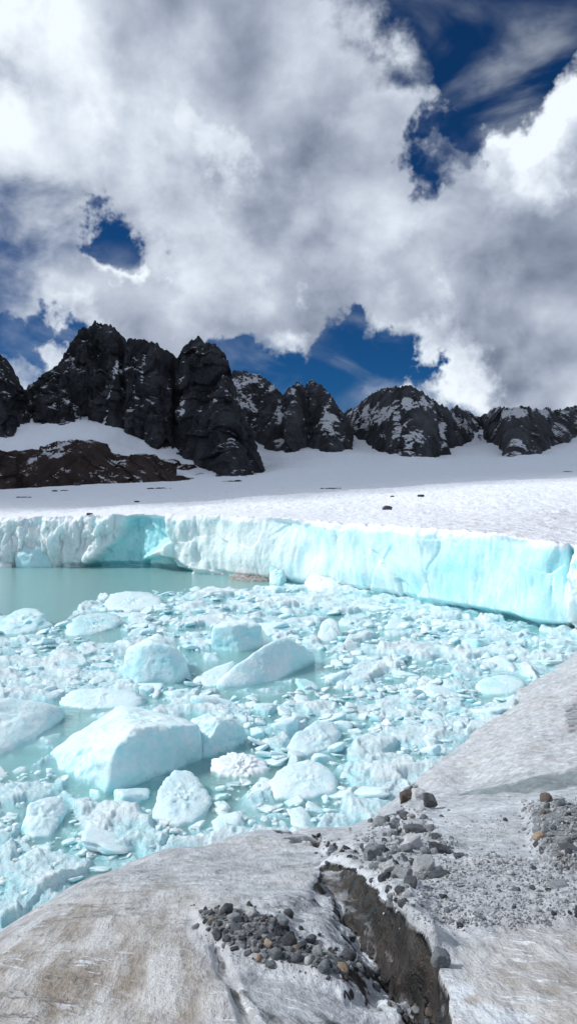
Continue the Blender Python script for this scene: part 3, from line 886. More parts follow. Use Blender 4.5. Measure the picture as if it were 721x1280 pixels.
# ------------------------------------------------------------------ water
xs = np.concatenate([np.linspace(-160, -40, 30)[:-1], np.linspace(-40, 30, 60)[:-1], np.linspace(30, 90, 15)]); ys = np.linspace(3, 110, 80)
X, Y = np.meshgrid(xs, ys)
P = np.stack([X, Y, 0 * X], -1)
r, c = X.shape
V = np.concatenate([P.reshape(-1, 3), [[-160, 3, -4], [90, 3, -4], [90, 110, -4], [-160, 110, -4]]])
F = [list(f) for f in grid_faces(r, c)]
N0 = r * c
me = bpy.data.meshes.new('water')
i = np.arange(N0).reshape(r, c)
F.append([N0, N0 + 3, N0 + 2, N0 + 1])
F.append([N0, N0 + 1] + list(i[0][::-1])); F.append([N0 + 1, N0 + 2] + list(i[::-1, -1])); F.append([N0 + 2, N0 + 3] + list(i[-1])); F.append([N0 + 3, N0] + list(i[:, 0]))
me.from_pydata([tuple(a) for a in V.tolist()], [], [[int(k) for k in f] for f in F]); me.update()
wa = link('water', me, M['water'])
tag(wa, 'milky turquoise meltwater lake', kind='structure')
bed = bpy.data.meshes.new('lake_bed'); bed.from_pydata([(-170, -5, -4.2), (100, -5, -4.2), (100, 120, -4.2), (-170, 120, -4.2)], [], [(0, 1, 2, 3)])
m_, t_, o_ = new_mat('glacial_silt'); principled(t_, o_, Base__Color=(0.25, 0.27, 0.26, 1), Roughness=0.9)
tag(link('lake_bed', bed, m_), 'grey silt lake bed', kind='structure')

# ------------------------------------------------------------------ floating slush
edge_px = [-500, -60, 0, 70, 95, 130, 170, 230, 300, 345, 400, 700]
edge_py = [800, 775, 766, 778, 764, 744, 738, 737, 735, 727, 715, 700]
spx = np.concatenate([np.linspace(-700, -50, 120)[:-1], np.arange(-50, 780, 1.2), np.linspace(780, 1000, 40)])
sd = np.exp(np.linspace(math.log(8.5), math.log(66), 620))
SX, SD = np.meshgrid(spx, sd)
sx = (SX - 360.5) / FPX * SD / math.cos(PITCH)
q = np.stack([sx, SD, 0 * sx], -1)
spx_, spy_ = proj(q)
warp = fbm(q * 0.8, 3, 0.5, 101)
big = fbm(q * np.array([0.28, 0.4, 1]), 4, 0.5, 102)
cs = 0.55 + 0.028 * SD                                      # pieces get larger towards the cliff they fell from
cx_ = sx / cs; cy_ = np.log(cs) / 0.028
T1 = tiltcells(cx_ * 0.8 + 0.35 * warp, cy_ * 1.0 + 0.35 * warp, 5, 0.55)
T2 = tiltcells(cx_ * 2.2 + 0.4 * warp, cy_ * 2.6 + 0.4 * warp, 6, 0.6)
T3 = tiltcells(cx_ * 6.0 + 0.6 * warp, cy_ * 7.0 + 0.6 * warp, 7, 0.6)
T4 = tiltcells(cx_ * 15.0, cy_ * 17.0, 8, 0.6)
gran = fbm(q * 9, 4, 0.6, 103)
sz = 0.03 + 0.025 * sstep(12, 20, SD) + 0.10 * big + cs * (0.22 * T1 + 0.12 * T2 + 0.05 * T3 + 0.016 * T4) + 0.03 * gran
heroes = [(185, 938, 130, 58), (200, 830, 48, 32), (325, 832, 85, 36), (297, 798, 40, 22), (15, 912, 90, 50), (130, 873, 60, 14), (228, 998, 45, 38), (298, 956, 44, 20),
          (55, 1022, 36, 30), (378, 976, 50, 28), (392, 924, 40, 26), (412, 788, 18, 18), (625, 856, 40, 16), (30, 775, 45, 20), (168, 752, 42, 15), (118, 780, 42, 17)]
for a_, b_, c_, d_ in heroes:                                # a moat of open meltwater on the lee side of each berg
    e_ = np.hypot((spx_ - a_ - 0.22 * c_) / c_, (spy_ - b_ - 0.30 * d_) / d_)
    sz = sz - 0.24 * sstep(1.20, 0.95, e_ + 0.25 * warp)
opn = sstep(3, -5, spy_ - np.interp(spx_, edge_px, edge_py) - 8 * warp)
sz = sz - opn * 1.4
sz = smooth_rows(smooth_rows(sz, 3, 1, 0), 3, 1, 1)
P = q.copy(); P[..., 2] = sz
sl = link('slush', grid_mesh('slush', P), M['slush'])
tag(sl, 'packed wet brash ice and slush covering most of the lake', 'slush', kind='stuff')

# ------------------------------------------------------------------ icebergs modelled one by one
LAND = []          # (name for labels, x, y)
def berg(name, label, cat, hulls, mat, sub=5, p=18, noise=0.05, seed=0, short=None, nscale=1.6, z0=-0.5):
    Vs, Fs, off = [], [], 0
    for k, pts in enumerate(hulls):
        P = np.array([above(*q) for q in pts])
        wl = P[np.abs(P[:, 2]) < 0.02]
        cen = wl.mean(0)
        lowp = (wl - cen) * 0.92 + cen; lowp[:, 2] = z0
        V, F = hull_body(np.concatenate([P, lowp]), sub, p, noise, nscale, seed + k)
        Vs.append(V); Fs.append(F + off); off += len(V)
    V = np.concatenate(Vs); F = np.concatenate(Fs)
    c = V.mean(0); c[2] = 0
    o = link(name, make_mesh(name, V - c, F), mat, loc=c)
    tag(o, label, cat)
    LAND.append((short or label, c[0], c[1]))
    return o


berg('iceberg', 'large wedge shaped white iceberg with a sloping ridge, biggest in the near lake', 'iceberg',
     [[(152, 879, 903), (180, 893, 920), (166, 908, 970), (200, 909, 957), (246, 906, 948), (244, 902, 930), (146, 931, 984), (133, 991, 991), (140, 950, 988), (60, 941, 941), (84, 967, 967), (102, 914, 938), (166, 983, 983), (222, 959, 959), (256, 947, 947), (130, 905, 905), (240, 915, 915), (118, 925, 958)],
      [(238, 899, 930), (262, 891, 925), (290, 897, 926), (304, 908, 926), (309, 926, 927), (290, 936, 936), (252, 948, 948), (233, 928, 928), (290, 908, 908), (272, 905, 938)]],
     M['berg'], sub=6, p=60, noise=0.081, seed=4, short='the large wedge iceberg', nscale=1.9)
berg('iceberg', 'blocky pale blue iceberg with a peaked top, upper left of the large wedge', 'iceberg',
     [[(157, 812, 846), (172, 818, 851), (184, 803, 850), (198, 790, 830), (212, 808, 851), (234, 826, 850), (244, 846, 846), (215, 855, 855), (170, 855, 855), (155, 849, 849), (170, 822, 822), (215, 824, 824), (168, 806, 834)]],
     M['berg'], sub=5, p=44, noise=0.081, seed=12, short='the blocky peaked iceberg')
berg('iceberg', 'long white slab of ice tilted up like a ramp in mid lake', 'iceberg',
     [[(270, 861, 861), (288, 860, 860), (268, 852, 858), (300, 828, 852), (345, 797, 838), (362, 795, 834), (396, 818, 828), (398, 824, 824), (345, 850, 850), (310, 858, 858), (330, 830, 830)]],
     M['berg'], sub=5, p=44, noise=0.047, seed=20, short='the tilted ramp slab')
berg('iceberg', 'short white ice slab leaning against the left end of the tilted ramp slab', 'iceberg',
     [[(240, 855, 855), (262, 858, 858), (272, 857, 857), (242, 848, 853), (262, 836, 848), (292, 825, 842), (300, 832, 842), (285, 852, 852), (262, 846, 846)]],
     M['berg'], sub=5, p=44, noise=0.054, seed=27, short='the short leaning slab')
berg('iceberg', 'pale square ice block behind the tilted ramp slab', 'iceberg',
     [[(263, 784, 811), (285, 780, 813), (290, 774, 800), (326, 776, 803), (324, 782, 808), (330, 785, 806), (331, 806, 808), (300, 815, 815), (268, 812, 812), (260, 808, 808), (290, 800, 800), (325, 798, 798)]],
     M['berg'], sub=5, p=18, noise=0.081, seed=33, short='the square pale block')
berg('iceberg', 'low broad white iceberg running off the left edge of the picture', 'iceberg',
     [[(-80, 865, 915), (0, 868, 905), (50, 874, 900), (78, 878, 895), (92, 890, 893), (60, 915, 915), (20, 938, 938), (-30, 960, 960), (-120, 960, 960), (-120, 895, 895), (60, 885, 885)]],
     M['berg'], sub=5, p=16, noise=0.068, seed=40, short='the broad left iceberg')
berg('ice_floe', 'long low flat floe above the large wedge iceberg', 'ice floe',
     [[(72, 872, 876), (90, 862, 872), (130, 859, 870), (175, 864, 871), (188, 874, 876), (170, 884, 884), (110, 886, 886), (78, 882, 882), (120, 868, 868)]],
     M['floe'], sub=5, p=28, noise=0.095, seed=47, short='the long flat floe')
berg('ice_floe', 'rounded wet floe just below the right end of the large wedge iceberg', 'ice floe',
     [[(190, 1010, 1012), (200, 980, 1000), (215, 962, 985), (240, 962, 980), (262, 985, 995), (268, 1002, 1004), (245, 1028, 1028), (210, 1034, 1034), (188, 1022, 1022), (225, 975, 975)]],
     M['floe'], sub=5, p=20, noise=0.114, seed=52, short='the rounded wet floe', nscale=2.6)
berg('ice_floe', 'crumbly white heap of ice with a knobbly top, right of the large wedge', 'ice floe',
     [[(257, 955, 959), (268, 943, 956), (290, 938, 953), (320, 942, 954), (337, 950, 957), (338, 964, 964), (310, 972, 972), (275, 970, 970), (300, 948, 948)]],
     M['crumb'], sub=5, p=10, noise=0.16, seed=59, short='the crumbly white heap', nscale=4.0)
berg('ice_floe', 'small pale floe curled up near the left edge above the rock slab', 'ice floe',
     [[(26, 1030, 1034), (36, 1004, 1024), (60, 994, 1014), (80, 996, 1010), (86, 1012, 1016), (62, 1046, 1046), (36, 1048, 1048), (50, 1008, 1008)]],
     M['floe'], sub=5, p=20, noise=0.114, seed=63, short='the curled pale floe')
berg('ice_floe', 'domed floe with a bright crest, right of the crumbly heap', 'ice floe',
     [[(330, 985, 987), (345, 962, 976), (375, 949, 968), (405, 952, 968), (424, 970, 975), (420, 990, 990), (380, 1000, 1000), (340, 998, 998), (380, 960, 960)]],
     M['floe'], sub=5, p=20, noise=0.095, seed=68, short='the domed bright floe')
berg('ice_floe', 'white hump of ice above the domed floe', 'ice floe',
     [[(356, 936, 938), (372, 914, 928), (395, 900, 918), (420, 902, 914), (428, 915, 918), (418, 932, 932), (385, 945, 945), (362, 944, 944), (395, 910, 910)]],
     M['floe'], sub=5, p=24, noise=0.114, seed=73, short='the white hump')
berg('ice_floe', 'upright pointed chunk of ice right of the tilted ramp slab', 'ice floe',
     [[(396, 790, 796), (402, 776, 792), (412, 770, 790), (424, 778, 792), (427, 796, 797), (414, 802, 802), (398, 802, 802), (412, 788, 788)]],
     M['berg'], sub=5, p=14, noise=0.095, seed=79, short='the upright pointed chunk')
berg('ice_floe', 'smooth turquoise floe lying flat below the right end of the ice cliff', 'ice floe',
     [[(588, 856, 858), (600, 846, 853), (630, 841, 850), (655, 846, 852), (662, 856, 857), (640, 868, 868), (605, 870, 870), (630, 848, 848)]],
     M['blue'], sub=5, p=9, noise=0.057, seed=84, short='the smooth turquoise floe')
berg('ice_floe', 'turquoise hump of ice at the left edge of the open water', 'ice floe',
     [[(-10, 778, 784), (15, 763, 778), (35, 757, 776), (52, 760, 777), (66, 772, 780), (70, 784, 784), (40, 792, 792), (0, 794, 794), (-20, 790, 790), (35, 772, 772)]],
     M['blue'], sub=5, p=12, noise=0.171, seed=89, short='the open water hump')
berg('ice_floe', 'long pale blue floe jutting into the open water, knobbly right end', 'ice floe',
     [[(128, 752, 756), (135, 742, 751), (160, 738, 748), (190, 741, 749), (208, 748, 752), (200, 762, 762), (160, 766, 766), (132, 762, 762), (170, 746, 746)]],
     M['floe'], sub=5, p=22, noise=0.171, seed=93, short='the open water floe')
berg('ice_floe', 'turquoise backed floe low in the ice below the pale open water floe', 'ice floe',
     [[(78, 786, 790), (92, 770, 783), (120, 764, 778), (150, 766, 776), (158, 774, 778), (140, 788, 788), (105, 796, 796), (82, 795, 795), (125, 774, 774)]],
     M['blue'], sub=5, p=11, noise=0.152, seed=97, short='the turquoise backed floe')
berg('iceberg', 'tall white block fallen from the crusted left end of the ice cliff', 'iceberg',
     [[(20, 690, 709), (21, 674, 708), (27, 671, 708), (34, 673, 708), (46, 684, 709), (64, 686, 708), (67, 692, 708), (68, 709, 709), (34, 710, 710), (19, 709, 709), (40, 704, 704), (66, 704, 704)]],
     M['berg'], sub=5, p=26, noise=0.054, seed=101, short='the fallen white block')
berg('ice_block', 'low white boulder of ice left of the fallen white block', 'iceberg',
     [[(0, 700, 709), (8, 692, 708), (14, 696, 708), (17, 709, 709), (0, 710, 710), (-6, 709, 709), (8, 705, 705)]],
     M['crumb'], sub=4, p=14, noise=0.08, seed=103, short='the low white boulder of ice')
berg('ice_block', 'bright white mound of ice at the foot of the middle of the cliff', 'iceberg',
     [[(382, 722, 733), (392, 712, 732), (410, 710, 732), (425, 716, 733), (434, 735, 737), (415, 741, 741), (385, 738, 738), (378, 734, 734), (405, 728, 728)]],
     M['crumb'], sub=5, p=12, noise=0.08, seed=107, short='the bright white mound')
berg('ice_block', 'turquoise ice column leaning on the cliff left of the white mound', 'iceberg',
     [[(336, 712, 727), (341, 696, 726), (350, 690, 726), (358, 696, 727), (360, 725, 729), (350, 731, 731), (336, 730, 730), (350, 724, 724)]],
     M['blue'], sub=5, p=12, noise=0.133, seed=109, short='the leaning turquoise column')
o = berg('ice_floe', 'low brown floe of gritty ice at the foot of the cliff', 'ice floe',
     [[(283, 719, 723), (295, 714, 722), (315, 712, 721), (335, 711, 722), (346, 717, 725), (340, 727, 727), (310, 727, 727), (286, 725, 725), (320, 720, 720)]],
     stone_material('gritty_ice', (0.20, 0.18, 0.16), (0.50, 0.48, 0.46), 3.0), sub=5, p=10, noise=0.14, seed=113, short='the gritty brown floe', nscale=4)

# ------------------------------------------------------------------ ice pieces: some 230 single chunks, the small stuff as brash
lib = []
for k in range(18):
    sq = (1.0 + 0.5 * random.random(), 0.8 + 0.35 * random.random(), random.choice([0.28, 0.35, 0.45, 0.6, 0.8]))
    V, F = random_blob(4, 300 + k, nplanes=6 + k % 6, p=random.choice([14, 24, 40]), jitter=0.55, noise=0.08, nscale=2.0, squash=sq)
    me = make_mesh('ice_chunk', V, F)
    me.materials.append(M['floe'] if k % 4 else M['blue'] if k % 8 else M['berg'])
    lib.append((me, sq))
zone = [(-30, 786), (0, 768), (75, 778), (100, 762), (150, 742), (240, 738), (330, 732), (400, 742), (500, 758), (600, 778), (700, 800), (721, 806),
        (690, 836), (640, 872), (590, 908), (540, 946), (500, 985), (470, 1010), (400, 1028), (300, 1040), (200, 1056), (110, 1088), (40, 1122), (-10, 1150), (-40, 1120)]
placed = []
tries = 0
while len(placed) < 230 and tries < 30000:
    tries += 1
    px = random.uniform(-30, 721); py = 738 + (1150 - 738) * random.random() ** 1.5
    if not inpoly(np.array(px), np.array(py), zone): continue
    if any(((px - a) / c) ** 2 + ((py - b) / d) ** 2 < 1 for a, b, c, d in heroes): continue
    P = at_z(px, py)
    size = 0.20 + 0.75 * random.random() ** 2.2
    if P[1] > 28: size *= 1.35
    sp = size * FPX / P[1]
    if any(math.hypot(px - a, (py - b) * 1.8) < 0.8 * (sp + s) for a, b, s in placed): continue
    placed.append((px, py, sp))
    me, sq = random.choice(lib)
    o = bpy.data.objects.new('ice_chunk', me)
    o.location = (P[0], P[1], size * sq[2] * random.uniform(-0.6, 0.0))
    o.rotation_euler = (random.uniform(-.35, .35), random.uniform(-.35, .35), random.uniform(0, 6.28))
    o.scale = (size, size, size * (0.7 if P[1] < 21 else 1.0))
    COL.objects.link(o)
    o['category'] = 'ice chunk'
    o['_s'] = size; o['_b'] = 1.0 if me.materials[0] is M['blue'] else 0.0; o['_f'] = sq[2]


def name_by_neighbour(objs, lands, noun, groupname, word):
    """a label from look and nearest landmark; the look-alikes left over share one label and one group"""
    cls = {}
    for o in objs:
        x, y = o.location.x, o.location.y
        l = min(lands, key=lambda q: math.hypot(q[1] - x, q[2] - y))
        dx, dy = x - l[1], y - l[2]
        rel = ('right of' if dx > 0 else 'left of') if abs(dx) > abs(dy) else ('beyond' if dy > 0 else 'in front of')
        cls.setdefault((word(o), rel, l[0]), []).append(o)
    for (w, rel, l), os_ in cls.items():
        os_.sort(key=lambda o: -o.get('_s', 1))
        for k, o in enumerate(os_):
            o['group'] = groupname
            if len(os_) == 1: o['label'] = f'{w} {noun} {rel} {l}'
            elif k == 0: o['label'] = f'largest {w} {noun} {rel} {l}'
            elif len(os_) == 2: o['label'] = f'smaller {w} {noun} {rel} {l}'
            elif k == 1: o['label'] = f'second largest {w} {noun} {rel} {l}'
            elif len(os_) == 3: o['label'] = f'smallest {w} {noun} {rel} {l}'
            else:
                o['label'] = f'one of the lesser {w} {noun}s {rel} {l}'; o['group'] = f'lesser {w} {noun}s {rel} {l}'
    for o in objs:
        for k in ('_s', '_b', '_f'):
            if k in o: del o[k]


chunks = [o for o in COL.objects if o.get('category') == 'ice chunk']
name_by_neighbour(chunks, LAND, 'chunk', 'ice chunks floating in the slush',
                  lambda o: ('turquoise' if o['_b'] else 'white') + (' flat' if o['_f'] < 0.4 else ' blocky' if o['_f'] > 0.55 else ' rounded'))

# brash: thousands of fist to head sized bits nobody could count
VS, FS, off = [], [], 0
def shard(sub, seed, n_=24):
    return [random_blob(sub, seed + k, nplanes=5 + k % 4, p=30, jitter=0.6, noise=0.07, nscale=2.5, squash=(1.25, 0.95, (0.22, 0.3, 0.4, 0.6)[k % 4])) for k in range(n_)]
bxl, bl, bs = shard(3, 500), shard(2, 540), shard(1, 600)
NBR = 11000
pxs = np.array([random.uniform(-40, 725) for _ in range(NBR)]); pys = np.array([736 + (1150 - 736) * random.random() ** 1.55 for _ in range(NBR)])
okz = inpoly(pxs, pys, zone)
for a_, b_, c_, d_ in heroes:
    okz &= np.hypot((pxs - a_) / c_, (pys - b_) / d_) > (0.95 if c_ < 60 else 1.02) + 0.0 * pxs
PB = at_z(pxs, pys)
patch = fbm(PB * np.array([0.35, 0.45, 0]) + 7.7, 3, 0.5, 140)
for k in range(NBR):
    if not okz[k] or patch[k] < random.uniform(-0.6, 0.2): continue
    P = PB[k]; g_ = 0.55 + 0.028 * P[1]
    size = g_ * (0.03 + 0.26 * random.random() ** 3.0) * (1.0 if P[1] > 19 else 0.75)
    spx1 = size * FPX / P[1]
    V, F = (bxl if spx1 > 9 else bl if spx1 > 3.5 else bs)[random.randrange(24)]
    a = random.uniform(0, 6.28); ca, sa_ = math.cos(a), math.sin(a)
    R = np.array([[ca, -sa_, 0], [sa_, ca, 0], [0.35 * random.uniform(-1, 1), 0.35 * random.uniform(-1, 1), 1]])
    VS.append(V @ R.T * size + np.array([P[0], P[1], size * (random.uniform(-0.15, 0.25) if P[1] > 20 else random.uniform(-0.45, 0.1))])); FS.append(F + off); off += len(V)
o = link('brash_ice', make_mesh('brash_ice', np.concatenate(VS), np.concatenate(FS)), M['floe'])
tag(o, 'countless small bits of brash ice between the floes', 'brash ice', kind='stuff')

# ------------------------------------------------------------------ stones
slib = {}
for key, (p_, jit, noi) in dict(sharp=(40, 0.5, 0.05), round=(8, 0.25, 0.05)).items():
    slib[key] = [random_blob(3, 700 + k + (50 if key == 'round' else 0), nplanes=9 + k % 5, p=p_, jitter=jit, noise=noi, nscale=1.8,
                             squash=(1.15, 0.9 + 0.1 * (k % 3), 0.65 + 0.1 * (k % 4))) for k in range(10)]
scache = {}
def stone_mesh(kind, k, mat):
    key = (kind, k, mat)
    if key not in scache:
        V, F = slib[kind][k]
        me = make_mesh('stone', V, F); me.materials.append(M[mat]); scache[key] = me
    return scache[key]


def boulder(px, py, wpx, kind, k, mat, label, name='boulder', cat='boulder', stretch=(1, 1, 1), rz=0.0, sink=0.38, dmax=40, tilt=(0, 0), sub=5):
    """py is the row where the boulder meets the ground"""
    P = on_rock(px, py, dmax)
    s = wpx / FPX * P[1] / 2 / 1.05
    sq = (1.15, 0.95, 0.9)
    V, F = random_blob(sub, 900 + k, nplanes=11, p=30 if kind == 'sharp' else 9, jitter=0.4 if kind == 'sharp' else 0.25, noise=0.07, nscale=2.0, squash=sq)
    o = link(name, make_mesh(name, V, F), M[mat])
    o.scale = (s * stretch[0], s * stretch[1], s * stretch[2]); o.rotation_euler = (tilt[0], tilt[1], rz)
    o.location = (P[0], P[1], P[2] + s * stretch[2] * 0.9 * (1 - sink * 2))
    tag(o, label, cat)
    return o


STL = []
def keep(o, short): STL.append((short, o.location.x, o.location.y)); return o
keep(boulder(540, 1010, 21, 'sharp', 1, 'slate', 'dark upright boulder alone on the pale platform by the shore', sink=0.1, stretch=(1, 1, 1.15), dmax=13), 'the lone dark boulder')
keep(boulder(556, 1208, 25, 'round', 2, 'grey', 'smooth blue grey boulder at the right brink of the dirty cleft', sink=0.12, stretch=(0.95, 1, 1.15)), 'the smooth boulder by the cleft')
boulder(523, 1040, 27, 'round', 3, 'slate', 'dark rounded boulder at the top of the rubble', stretch=(1.05, 0.9, 0.75))
boulder(518, 1060, 34, 'sharp', 4, 'pale', 'pale frosted block in the rubble under the dark rounded boulder', stretch=(1.1, 0.8, 0.8), rz=0.5)
boulder(466, 1076, 34, 'sharp', 5, 'grey', 'tall blue grey slab standing left in the rubble', stretch=(0.85, 0.6, 1.2), rz=0.3)
boulder(552, 1066, 30, 'sharp', 6, 'slate', 'dark shadowed block right of the pale frosted block', stretch=(1.1, 0.8, 0.7))
boulder(532, 1086, 36, 'sharp', 7, 'pale', 'wide pale slab lying in the middle of the rubble', stretch=(1.2, 0.9, 0.55), rz=1.0)
boulder(505, 1096, 32, 'sharp', 8, 'grey', 'wedge of grey rock leaning over the small stones', stretch=(0.9, 0.7, 0.9), rz=2.2, tilt=(0.3, 0.3))
boulder(488, 1092, 26, 'sharp', 9, 'pale', 'pale angular rock left of the leaning wedge', stretch=(0.9, 0.7, 1.0), rz=0.7)
boulder(553, 1096, 30, 'sharp', 10, 'slate', 'dark flat rock at the lower right of the rubble', stretch=(1.1, 0.9, 0.6), rz=0.4)
boulder(680, 1048, 17, 'round', 11, 'rusty', 'ochre cobble among grey stones at the right edge')
boulder(704, 1001, 16, 'sharp', 12, 'pale', 'pale flat rock on top of the right hand stone pile', stretch=(1.1, 1, 0.6), dmax=13)
boulder(578, 1071, 15, 'sharp', 13, 'slate', 'small dark rock on the white rime right of the rubble', stretch=(1.2, 1, 0.6))
boulder(510, 1000, 20, 'sharp', 14, 'brown', 'brown rock at the waterline left of the lone boulder', stretch=(0.9, 1, 1.1), sink=0.3)
boulder(527, 1000, 22, 'round', 15, 'pale', 'pale lump of rock just left of the lone boulder', stretch=(1, 1, 1.1), sink=0.3)
boulder(580, 1159, 10, 'sharp', 16, 'slate', 'dark stone alone at the lower edge of the gritty flat')
boulder(716, 1062, 22, 'sharp', 17, 'slate', 'dark slab at the right edge below the ochre cobble', stretch=(1.3, 1, 0.6))
boulder(708, 1110, 24, 'sharp', 18, 'grey', 'broad grey stone at the right edge of the gritty flat', stretch=(1.4, 1, 0.5))
boulder(336, 1208, 16, 'sharp', 19, 'grey', 'dark gritty lump below the gravel heap', stretch=(1, 1, 0.7))

ZN = {'in the dark gravel heap': (heapA, 115, (7, 19), ['slate'] * 6 + ['grey'] * 4 + ['pale', 'rusty', 'brown']),
      'in the rubble by the cleft': (rubC, 80, (6, 20), ['slate', 'slate', 'grey', 'grey', 'grey', 'pale']),
      'in the right stone pile': (rubB, 55, (6, 19), ['slate', 'slate', 'grey', 'grey', 'pale', 'brown']),
      'on the gritty flat': (rubD, 42, (5, 15), ['grey', 'grey', 'slate', 'pale', 'pale']),
      'on the floor of the cleft': ([(462, 1205), (490, 1212), (530, 1255), (545, 1285), (500, 1285)], 14, (7, 18), ['slate', 'brown', 'grey']),
      'in the crack above the cleft': ([(385, 1044), (430, 1058), (452, 1068), (446, 1078), (405, 1062)], 14, (5, 12), ['slate', 'slate', 'grey']),
      'by the waterline': ([(494, 985), (508, 964), (524, 975), (522, 1005), (500, 1008)], 8, (4, 8), ['brown', 'slate', 'grey'])}
for zn, (poly, cnt, (s0, s1), mats) in ZN.items():
    xs_ = [p[0] for p in poly]; ys_ = [p[1] for p in poly]
    got = []; tr_ = 0
    while len(got) < cnt and tr_ < cnt * 60:
        tr_ += 1
        px = random.uniform(min(xs_), max(xs_)); py = random.uniform(min(ys_), max(ys_))
        if not inpoly(np.array(px), np.array(py), poly): continue
        if random.random() < 0.3: px += random.gauss(0, 14); py += random.gauss(0, 9)
        w_ = s0 + (s1 - s0) * random.random() ** 2.0
        if any(math.hypot(px - a, (py - b) * 1.3) < 0.36 * (w_ + c) for a, b, c in got): continue
        got.append((px, py, w_))
        P = on_rock(px, py, 13 if zn != 'by the waterline' else 40)
        s = w_ / FPX * P[1] / 2
        kd = 'round' if random.random() < 0.4 else 'sharp'; mt = random.choice(mats)
        o = bpy.data.objects.new('stone', stone_mesh(kd, random.randrange(10), mt))
        o.scale = (s, s, s); o.rotation_euler = (random.uniform(-.6, .6), random.uniform(-.6, .6), random.uniform(0, 6.28))
        o.location = (P[0], P[1], P[2] + s * random.uniform(-0.1, 0.4))
        COL.objects.link(o); o['category'] = 'stone'; o['_s'] = w_
        cx = (min(xs_) + max(xs_)) / 2; wx = (max(xs_) - min(xs_)) / 6
        third = 'left end of' if px < cx - wx else 'right end of' if px > cx + wx else 'middle of'
        o['_z'] = zn.split(' the ', 1)[1]; o['_t'] = third
        o['_w'] = {'slate': 'dark', 'grey': 'blue grey', 'pale': 'pale', 'rusty': 'ochre', 'brown': 'brown'}[mt] + (' rounded' if kd == 'round' else ' angular')
cls = {}
for o in [o for o in COL.objects if o.get('category') == 'stone']:
    cls.setdefault((o['_w'], o['_t'], o['_z']), []).append(o)
for (w_, t3, z_), os_ in cls.items():
    os_.sort(key=lambda o: -o['_s'])
    for k, o in enumerate(os_):
        where = f'at the {t3} the {z_}' if t3[0] != 'm' else f'in the {t3} the {z_}'
        o['group'] = f'stones of the {z_}'
        if len(os_) == 1: o['label'] = f'{w_} stone {where}'
        elif k == 0: o['label'] = f'largest {w_} stone {where}'
        elif len(os_) == 2: o['label'] = f'smaller {w_} stone {where}'
        elif k == 1: o['label'] = f'second largest {w_} stone {where}'
        elif len(os_) == 3: o['label'] = f'smallest {w_} stone {where}'
        else: o['label'] = f'lesser {w_} stone {where}'; o['group'] = f'lesser {w_} stones {where}'
for o in COL.objects:
    for k in ('_s', '_w', '_t', '_z'):
        if k in o: del o[k]

# fine gravel between them
gb = [random_blob(1, 800 + k, nplanes=7, p=30, jitter=0.5, noise=0.05) for k in range(12)]
for gname, gl_, zs in (('gravel', 'dark fine gravel filling the stone heap', [(heapA, 1300, 2.0, 5.0, 'slate')]),
                       ('gravel', 'grey grit and pebbles strewn over the platform by the rubble',
                        [(rubC, 1200, 2.0, 6.5, 'grey'), (rubB, 900, 1.8, 6.0, 'grey'), (rubD, 3200, 1.3, 5.5, 'grey'), ([(560, 1060), (600, 1020), (640, 1024), (640, 1060), (600, 1075)], 500, 1.0, 2.6, 'grey'),
                         ([(380, 1040), (456, 1066), (450, 1080), (400, 1064)], 150, 2, 5, 'grey'), ([(330, 1130), (372, 1130), (420, 1175), (440, 1195), (400, 1190), (360, 1160)], 260, 1.0, 2.5, 'grey')])):
    VS, FS, off = [], [], 0
    for poly, cnt, s0, s1, mt in zs:
        xs_ = [p[0] for p in poly]; ys_ = [p[1] for p in poly]
        for _ in range(cnt):
            px = random.uniform(min(xs_) - 6, max(xs_) + 6); py = random.uniform(min(ys_) - 4, max(ys_) + 4)
            if not inpoly(np.array(px), np.array(py), poly): continue
            if random.random() < 0.35: px += random.gauss(0, 16); py += random.gauss(0, 9)
            P = on_rock(px, py, 13)
            s = (s0 + (s1 - s0) * random.random() ** 2) / FPX * P[1] / 2
            V, F = random.choice(gb)
            a = random.uniform(0, 6.28); ca, sa_ = math.cos(a), math.sin(a)
            R = np.array([[ca, -sa_, 0], [sa_, ca, 0], [random.uniform(-.4, .4), random.uniform(-.4, .4), 1]])
            VS.append(V @ R.T * s + P + np.array([0, 0, s * 0.3])); FS.append(F + off); off += len(V)
    mg, tg, og = new_mat('gravel_stone')
    p = pos(tg); nn = tg.noise(p, 30, 3, 0.6)
    a_, b_ = ((0.05, 0.055, 0.06), (0.17, 0.18, 0.19)) if zs[0][4] == 'slate' else ((0.14, 0.15, 0.16), (0.42, 0.43, 0.44))
    principled(tg, og, Base__Color=tg.mix(tg.ramp(nn, 0.35, 0.65), a_, b_), Roughness=0.8)
    o = link(gname, make_mesh(gname, np.concatenate(VS), np.concatenate(FS), smooth=False), mg)
    tag(o, gl_, 'gravel', kind='stuff')

# dark rocks lying on the glacier
def on_glacier(px, py):
    c = int(np.argmin(np.abs(cols - px))); yy = proj(topP[:, c])[1]
    k = np.where(yy <= py)[0][0]
    return topP[k, c]


